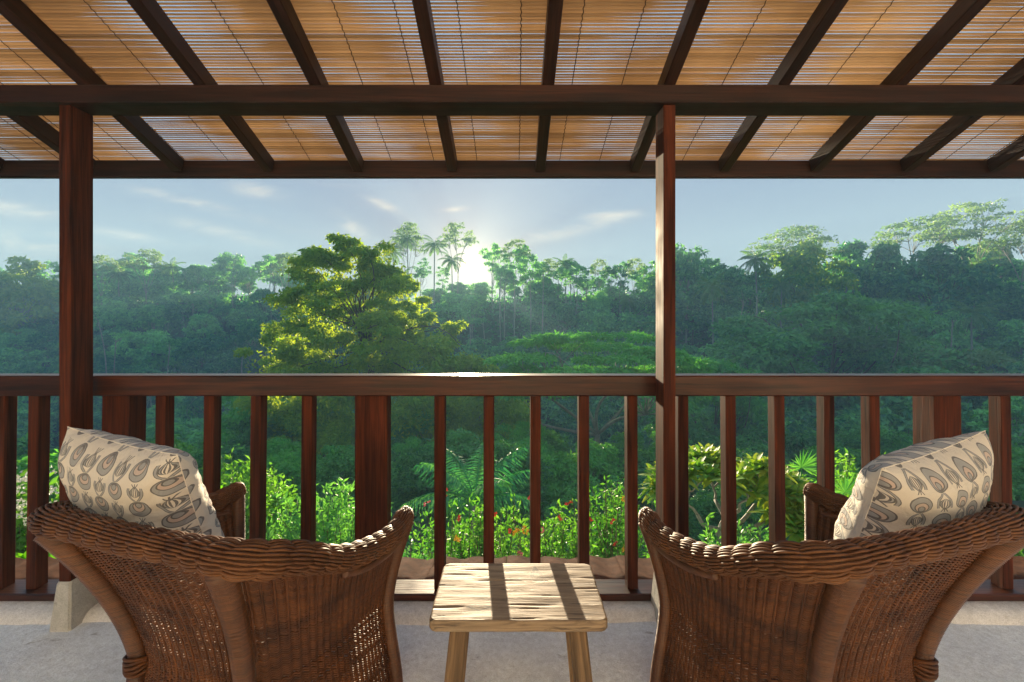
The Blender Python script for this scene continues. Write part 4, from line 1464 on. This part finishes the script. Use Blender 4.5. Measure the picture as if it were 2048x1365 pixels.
for px, py, d, wd, k, lm, lab in [
    (545, 760, 46, 1.0, 1, 'u', 'leafy green tree merging into the left foot of the big bright tree'),
    (930, 748, 48, 1.0, 2, 'n', 'green tree merging into the right foot of the big bright tree'),
    (640, 800, 42, 1.1, 3, 'n', 'yellow green tree below the big bright tree behind the balusters'),
    (840, 800, 44, 1.1, 4, 'u', 'green tree between the big bright tree and the layered tree'),
    (480, 850, 40, 1.0, 5, 'b', 'dense green tree behind the balusters right of the left cushion'),
    (1040, 850, 27, .9, 3, 'u', 'fresh green tree low behind the balusters left of the layered tree trunk'),
    (1300, 850, 30, .9, 1, 'u', 'fresh green tree low behind the slim post'),
    (590, 870, 24, .9, 2, 'u', 'bright leafy tree behind the fat newel and its left neighbours'),
    (830, 880, 25, .9, 0, 'u', 'leafy tree just right of the fat newel down the slope'),
    (1560, 860, 34, 1.0, 4, 'b', 'rounded tree down the slope behind the frangipani'),
    (1780, 850, 36, 1.0, 5, 'b', 'rounded tree down the slope behind the right cushion'),
    (1420, 730, 50, .9, 0, 'u', 'fresh green tree just right of the slim post above the handrail')]:
    loc, s = by_top(None, 13.2, px, py, d)
    c = BROADN[k % 3][0].copy(); c.materials.clear(); c.materials.append({'u': LEAF_UMBRELLA, 'n': LEAF_NEAR, 'b': LEAF_BUSH}[lm])
    plant_tree('valley_tree', lab, 'tree', (c, BROADN[k % 3][1]), loc, (s[2] * wd, s[2] * wd, s[2]), prng.uniform(0, 6.28))


# ---- leafy mass on the near slope: trees and bushes one by one
BUSH = [broadleaf(500 + q, 4.2, 4.6, 4.0, 64, 120, .24, [LEAF_BUSH, LEAF_FOREST, LEAF_BUSH, LEAF_UMBRELLA][q], BARK_DARK, .7, .07) for q in range(4)]
brng = np.random.default_rng(15)
bpts = []
tries = 0
while len(bpts) < 120 and tries < 9000:
    tries += 1
    y = 9 + 46 * brng.random() ** .9; t = brng.uniform(-1.3, 1.3); x = t * y
    if all((x - a) ** 2 + (y - b) ** 2 > (1.5 + y * .085) ** 2 for a, b in bpts): bpts.append((x, y))
for q, (x, y) in enumerate(bpts):
    z = float(ground_z(x, y))
    s = brng.uniform(.55, .95) + y * .022
    # stay below the sight line that grazes the handrail, and out of the sunlight's way
    lim = EYE + (HY - (985 if y < 15 else 900 if y < 24 else 830)) * y / FPX + brng.uniform(-1.2, .5) * y / 20
    s = min(s, max(.3, (lim - z) / 4.3))
    px = CX + x / y * FPX
    where = ('left of the thick post' if px < 117 else 'between thick post and fat newel' if px < 710 else 'between fat newel and slim post' if px < 1330 else 'right of the slim post')
    near = 'leafy shrub high on the garden slope ' if y < 16 else 'dense green shrub down the slope '
    plant_tree('slope_shrub', near + where, 'shrub', BUSH[q % 4], (x, y, z), (s * brng.uniform(.95, 1.25), s * brng.uniform(.95, 1.25), s), brng.uniform(0, 6.28), near.replace('shrub', 'shrubs') + where)
n = 30000
y = 2.9 + 45 * ug.random(n) ** 1.6; x = ug.uniform(-1.3, 1.3, n) * (y + 1.2)
P = np.stack([x, y, ground_z(x, y) + ug.uniform(0, .5, n) * np.clip(y / 10, .4, 1.2)], 1)
mb = MB(); sz = np.clip(y / 25, .25, 1.1); mb.leaves(P, unit(ug.normal(size=(n, 3)) + (0, -.2, .6)), .34 * sz * ug.uniform(.6, 1.4, n), .16 * sz, ug)
tag(mb.build('ground_cover', LEAF_BUSH), kind='stuff')


# ---- the flowering hedge right behind the railing: separate bushes
def flower_mesh(mat, seed):
    rng = np.random.default_rng(seed); mb = MB()
    for q in range(6):
        a = q / 6 * 6.28; D = np.array([[np.cos(a), np.sin(a), .5]])
        mb.leaves(np.zeros((1, 3)), unit(D), .026, .02, rng)
    return mb.mesh('flower', mat)
FLOWERS = [flower_mesh(FLOWER_RED, 1), flower_mesh(FLOWER_PINK, 2), flower_mesh(FLOWER_YEL, 3)]


def sprig_bush(name, label, cat, px, top, d, width, seed, lm, nst, L=.055, flowers=(), group=None, low=.35):
    rng = np.random.default_rng(seed)
    c = P3(px, top, d); zg = float(ground_z(c[0], d))
    H = c[2] - zg
    t = empty(name, (c[0], d, zg)); tag(t, label, cat, group)
    w, l = MB(), MB()
    tips = []
    for q in range(nst):
        rr = np.sqrt(rng.random()); a = rng.uniform(0, 6.28)
        b = np.array([np.cos(a) * rr * width * .5, np.sin(a) * rr * width * .42, H * (rng.uniform(.62, 1.0) - .2 * rr * rr)])
        s = np.array([b[0] * .45, b[1] * .45, max(0, b[2] - H * .85)])
        P = catmull([s, (s + b) * .5 + rng.normal(size=3) * .05, b], 12)
        w.tube(P, np.linspace(.007, .002, 12), 4, False)
        n = int(34 * H * (1 - low)) + 12
        f = low + (1 - low) * rng.random(n) ** .8
        Q = np.stack([np.interp(f, np.linspace(0, 1, 12), P[:, i]) for i in range(3)], 1)
        D = unit(rng.normal(size=(n, 3)) + np.array([0, 0, .55]))
        Q = Q + D * .02 + rng.normal(size=(n, 3)) * .045 * (1.15 - f)[:, None]
        l.leaves(Q, D, L * rng.uniform(.6, 1.3, n), L * .42 * rng.uniform(.7, 1.2, n), rng)
        tips.append(P[rng.integers(7, 12)])
    w.build('stem', BARK_DARK, t); l.build('foliage', lm, t)
    for q, (kind, fx, fy) in enumerate(flowers):
        p = P3(fx, fy, d - width * .30) - np.array([c[0], d, zg])
        cl = 1 if kind != 2 else 3
        for e in range(cl + 1):
            f = link('flower', FLOWERS[kind], t)
            f.location = Vector(p) + Vector(rng.normal(size=3) * .018 * (e > 0))
            f.rotation_euler = (R(60) + rng.normal() * .5, rng.normal() * .4, rng.uniform(0, 6.28))
            s = rng.uniform(.8, 1.25); f.scale = (s, s, s)
            f['label'] = ['small red flower', 'small pink flower', 'small yellow flower'][kind]
    return t


sprig_bush('flowering_bush', 'green bush with red flowers behind the baluster left of the stool', 'bush', 905, 985, 4.1, .75, 41, LEAF_BRIGHT, 70, flowers=((0, 893, 980), (1, 858, 1005), (2, 912, 1078), (0, 920, 1035)))
sprig_bush('flowering_bush', 'green bush with red and yellow flowers directly behind the stool', 'bush', 1010, 985, 4.0, .8, 42, LEAF_BRIGHT, 80, flowers=((0, 992, 1030), (0, 1022, 1063), (2, 1047, 1060), (1, 1038, 1106), (0, 1060, 995), (2, 1030, 1068)))
sprig_bush('flowering_bush', 'green bush with scattered red flowers behind the right half of the stool', 'bush', 1110, 1000, 4.2, .8, 43, LEAF_BRIGHT, 80, flowers=((0, 1119, 1034), (1, 1085, 1058), (0, 1135, 1010), (0, 1200, 1140)))
sprig_bush('flowering_bush', 'tall sprigged bush with red and yellow flowers between stool and slim post', 'bush', 1228, 935, 4.1, .85, 44, LEAF_BRIGHT, 84, flowers=((0, 1230, 1090), (2, 1249, 997), (0, 1180, 1040), (0, 1225, 1045), (2, 1248, 1100)))
sprig_bush('green_bush', 'low dark green bush behind the armrest tip of the left chair', 'bush', 830, 1060, 3.7, .55, 45, LEAF_BUSH, 50)
sprig_bush('green_bush', 'leafy bush between the fat newel and the armchair on the left', 'bush', 660, 960, 5.5, 1.5, 46, LEAF_BUSH, 120, .085)
sprig_bush('green_bush', 'bright green bush rising behind the left cushion', 'bush', 470, 905, 6.0, 1.5, 47, LEAF_BRIGHT, 120, .085)
sprig_bush('green_bush', 'bright rounded bush behind the cushion on the right', 'bush', 1710, 895, 6.2, 1.5, 48, LEAF_BRIGHT, 130, .09)
sprig_bush('green_bush', 'low bush at the foot of the frangipani', 'bush', 1480, 1040, 4.0, 1.3, 49, LEAF_BUSH, 90, .07)
sprig_bush('green_bush', 'leafy bush beyond the last baluster on the right', 'bush', 2010, 1060, 4.2, .9, 50, LEAF_BRIGHT, 70, .09)
sprig_bush('green_bush', 'dark bush hidden low behind the right armchair', 'bush', 1880, 1040, 4.4, 1.2, 51, LEAF_BUSH, 80, .07)


# ---- white flowered shrub and broad canna leaves at the left
def white_shrub():
    t = sprig_bush('white_flowered_shrub', 'leafy shrub with white flower heads behind the railing at the left edge', 'shrub', 55, 938, 4.0, 1.1, 61, LEAF_BRIGHT, 110, .11)
    rng = np.random.default_rng(62)
    org = np.array(t.location)
    for px, py in ((35, 962), (60, 955), (20, 985), (45, 1010), (75, 1012), (95, 985), (30, 1032), (70, 1040), (8, 1000), (100, 1020), (85, 945), (12, 950)):
        mb = MB(); n = 46
        P = rng.normal(size=(n, 3)) * (.045, .03, .016)
        mb.leaves(P, unit(rng.normal(size=(n, 3)) + (0, -.4, .6)), .028, .022, rng)
        f = mb.build('flower_head', FLOWER_WHITE, t); f['kind'] = 'stuff'; f.location = Vector(P3(px, py, 3.6) - org)
white_shrub()


def broad_leaf(Lh, W, bend, seed):
    rng = np.random.default_rng(seed)
    nu, nv = 16, 7
    V = []
    for i in range(nu):
        s = i / (nu - 1); el = R(82) - bend * s * s
        c = np.array([Lh * s * math.cos(R(82) - bend * s * .5), 0, Lh * s * math.sin(R(82) - bend * s * .6)])
        w = W * .5 * math.sin(math.pi * min(1, .04 + s * .96)) ** .75
        for j in range(nv):
            q = (j / (nv - 1) - .5) * 2
            V.append(c + np.array([.25 * w * q * q - .012 * math.sin(s * 30) * abs(q), w * q, .0]))
    i = (np.arange(nu - 1)[:, None] * nv + np.arange(nv - 1)[None]).ravel()
    return mesh_np('leaf', V, np.stack([i, i + 1, i + nv + 1, i + nv], -1), LEAF_CANNA, True)


def canna(px, base_d, leaves, label, seed):
    rng = np.random.default_rng(seed)
    b = P3(px, 1150, base_d); zg = float(ground_z(b[0], base_d))
    t = empty('canna_plant', (b[0], base_d, zg)); tag(t, label, 'plant', 'canna plants by the railing')
    for q, (lx, ly, Lh, W, yaw) in enumerate(leaves):
        p = P3(lx, ly, base_d) - np.array([b[0], base_d, zg])
        w = MB(); w.tube(catmull([(0, 0, 0), p * (.5, .5, .6) + (0, .02, 0), p], 8), np.linspace(.014, .007, 8), 5, False)
        w.build('stalk', LEAF_CANNA, t, True)
        o = link('leaf', broad_leaf(Lh, W, rng.uniform(.5, 1.1), seed + q), t); o.location = p; o.rotation_euler = (0, rng.uniform(-.1, .25), yaw)
canna(45, 3.5, ((45, 1150, .36, .21, R(-80)), (18, 1130, .40, .17, R(200)), (75, 1150, .30, .18, R(-50))), 'canna with a big rounded bright leaf left of the baluster at the left edge', 71)
canna(112, 3.4, ((104, 1140, .34, .13, R(-100)), (118, 1150, .36, .15, R(-70)), (108, 1100, .30, .13, R(120))), 'canna with upright bright leaves between the baluster and the thick post', 72)
canna(447, 3.6, ((447, 1010, .30, .10, R(-90)), (455, 1060, .28, .11, R(20))), 'canna leaf glowing yellow green beside the left cushion', 73)
canna(690, 3.3, ((690, 1110, .16, .09, R(-20)), (720, 1120, .16, .08, R(-140))), 'small canna leaf just over the rim of the armchair on the left', 74)


# ---- frangipani with bare forked branches
def frangipani():
    rng = np.random.default_rng(83)
    d0 = 4.6
    b = P3(1440, 1180, d0); zg = float(ground_z(b[0], d0))
    org = np.array([b[0], d0, zg])
    t = empty('frangipani_tree', org)
    tag(t, 'frangipani with bare grey forked branches and leaf rosettes right of the slim post', 'tree')
    w = MB(); ends = []; ztop = P3(0, 915, d0)[2] - org[2]
    def grow(p, d, ln, r, lev):
        q = p + d * ln
        m = (p + q) / 2 + rng.normal(size=3) * ln * .10
        w.tube(catmull([p, m, q], 8), np.linspace(r, r * .78, 8), 6, True)
        if lev == 0 or q[2] > ztop - rng.random() ** 2 * .35: ends.append((q, d)); return
        if rng.random() < .12: ends.append((q, d))
        k = 3 if rng.random() < .45 else 2
        a0 = rng.uniform(0, 6.28)
        for e in range(k):
            a = a0 + e * 6.28 / k + rng.uniform(-.4, .4)
            s = np.array([np.cos(a), np.sin(a) * .8, .05])
            nd = unit(d * .65 + s * .75 + np.array([0, 0, .22]))
            grow(q, nd, ln * rng.uniform(.72, .95), r * .74, lev - 1)
    p0 = np.array([0, 0, -.1]); p1 = P3(1440, 1060, d0) - org
    w.tube(catmull([p0, p1 * .5 + (.03, 0, 0), p1], 8), np.linspace(.055, .045, 8), 8, True)
    for px, py, dz in ((1395, 1030, .1), (1480, 1020, -.15), (1430, 1000, .3), (1460, 1000, -.2), (1530, 1040, .1), (1560, 1085, -.1), (1510, 1010, .3)):
        q = P3(px, py, d0 + dz) - org
        w.tube(catmull([p1, (p1 + q) / 2 + rng.normal(size=3) * .03 - (0, 0, .03), q], 8), np.linspace(.028, .018, 8), 6, True)
        grow(q, unit(q - p1 + np.array([0, 0, .05])), .15, .0150, 4)
    w.build('trunk', BARK_GREY, t, True)
    print('frangi ends', len(ends), max(e[0][2] for e in ends))
    nu = 6
    for q, d in ends:
        mb = MB(); nl = 13
        for e in range(nl):
            a = e * 2.399; el = R(68) - e / nl * R(85)
            dv = np.array([np.cos(a) * math.cos(el), np.sin(a) * math.cos(el), math.sin(el)])
            side = unit(np.cross(dv, (0, 0, 1))); L = rng.uniform(.13, .21)
            s = np.linspace(0, 1, nu)
            wv = .030 * np.sin(np.pi * (s * .9 + .06)) ** .8
            c = dv * (s * L)[:, None] - np.array([0, 0, 1]) * (s ** 2 * L * .30)[:, None]
            V = np.stack([c + side * wv[:, None] + (0, 0, .006), c, c - side * wv[:, None] + (0, 0, .006)], 1).reshape(-1, 3)
            i = (np.arange(nu - 1)[:, None] * 3 + np.arange(2)[None]).ravel()
            mb.add(V, np.stack([i, i + 1, i + 4, i + 3], -1))
        o = mb.build('leaf_rosette', LEAF_FRANGI, t, True); o.location = q
frangipani()


# ---- young palm behind the stool and a fan palm on the right
def young_palm():
    rng = np.random.default_rng(91)
    d0 = 9.0
    b = P3(950, 1060, d0); zg = float(ground_z(b[0], d0))
    t = empty('young_palm', (b[0], d0, zg)); tag(t, 'young palm with long arching fronds behind the flowering bushes', 'palm')
    top = P3(950, 1010, d0) - np.array([b[0], d0, zg])
    w = MB(); w.tube([(0, 0, -.1), top * .5, top], [.09, .08, .06], 7, True); w.build('trunk', BARK_GREY, t, True)
    for q, (yaw, el) in enumerate(((R(10), 62), (R(170), 66), (R(80), 84), (R(-60), 70), (R(220), 50), (R(-20), 45), (R(130), 74), (R(30), 76), (R(200), 78))):
        m = MB(); frond(m, np.zeros(3), yaw, R(el), 1.55 * rng.uniform(.9, 1.1), 40, .028, rng, .85, .30)
        o = m.build('frond', LEAF_SHADE, t); o.location = top
young_palm()


def fan_palm():
    rng = np.random.default_rng(95)
    d0 = 5.4
    b = P3(1600, 1100, d0); zg = float(ground_z(b[0], d0)); org = np.array([b[0], d0, zg])
    t = empty('fan_palm', org); tag(t, 'small fan palm with radiating leaf blades right of the frangipani', 'palm')
    for q, (px, py, rad) in enumerate(((1603, 935, .26), (1640, 960, .24), (1575, 985, .24), (1690, 985, .28), (1620, 1010, .25), (1700, 1040, .25))):
        c = P3(px, py, d0 + rng.uniform(-.2, .3)) - org
        m = MB(); m.tube(catmull([(0, 0, 0), c * (.4, .4, .6), c], 8), np.linspace(.012, .006, 8), 4, False)
        for e in range(22):
            a = R(-115) + e / 21 * R(230)
            D = unit(np.array([[math.sin(a), -.35 + rng.normal() * .05, math.cos(a) - .1]]))
            m.leaves(c[None], D, rad * rng.uniform(.85, 1.1), .03, rng)
        m.build('frond', LEAF_BUSH, t)
fan_palm()

# ------------------------------------------------------------------ haze over the valley
def haze():
    x0, x1, y0, y1, z0, z1 = -400, 400, -45, 300, -40, 36
    V = [(x, y, z) for z in (z0, z1) for y in (y0, y1) for x in (x0, x1)]
    F = [(0, 2, 3, 1), (4, 5, 7, 6), (0, 1, 5, 4), (2, 6, 7, 3), (0, 4, 6, 2), (1, 3, 7, 5)]
    m = bpy.data.materials.new('valley_haze'); m.use_nodes = True
    nt = m.node_tree; nt.nodes.clear()
    out = nt.nodes.new('ShaderNodeOutputMaterial'); v = nt.nodes.new('ShaderNodeVolumePrincipled')
    v.inputs['Color'].default_value = HAZE_COL; v.inputs['Density'].default_value = HAZE_DENS
    v.inputs['Anisotropy'].default_value = HAZE_ANISO
    nt.links.new(v.outputs[0], out.inputs['Volume'])
    o = link('haze', mesh_np('haze', V, F, m)); o['kind'] = 'stuff'
HAZE_COL = (0.48, 0.80, 1.0, 1); HAZE_DENS = 0.0018; HAZE_ANISO = 0.0
haze()
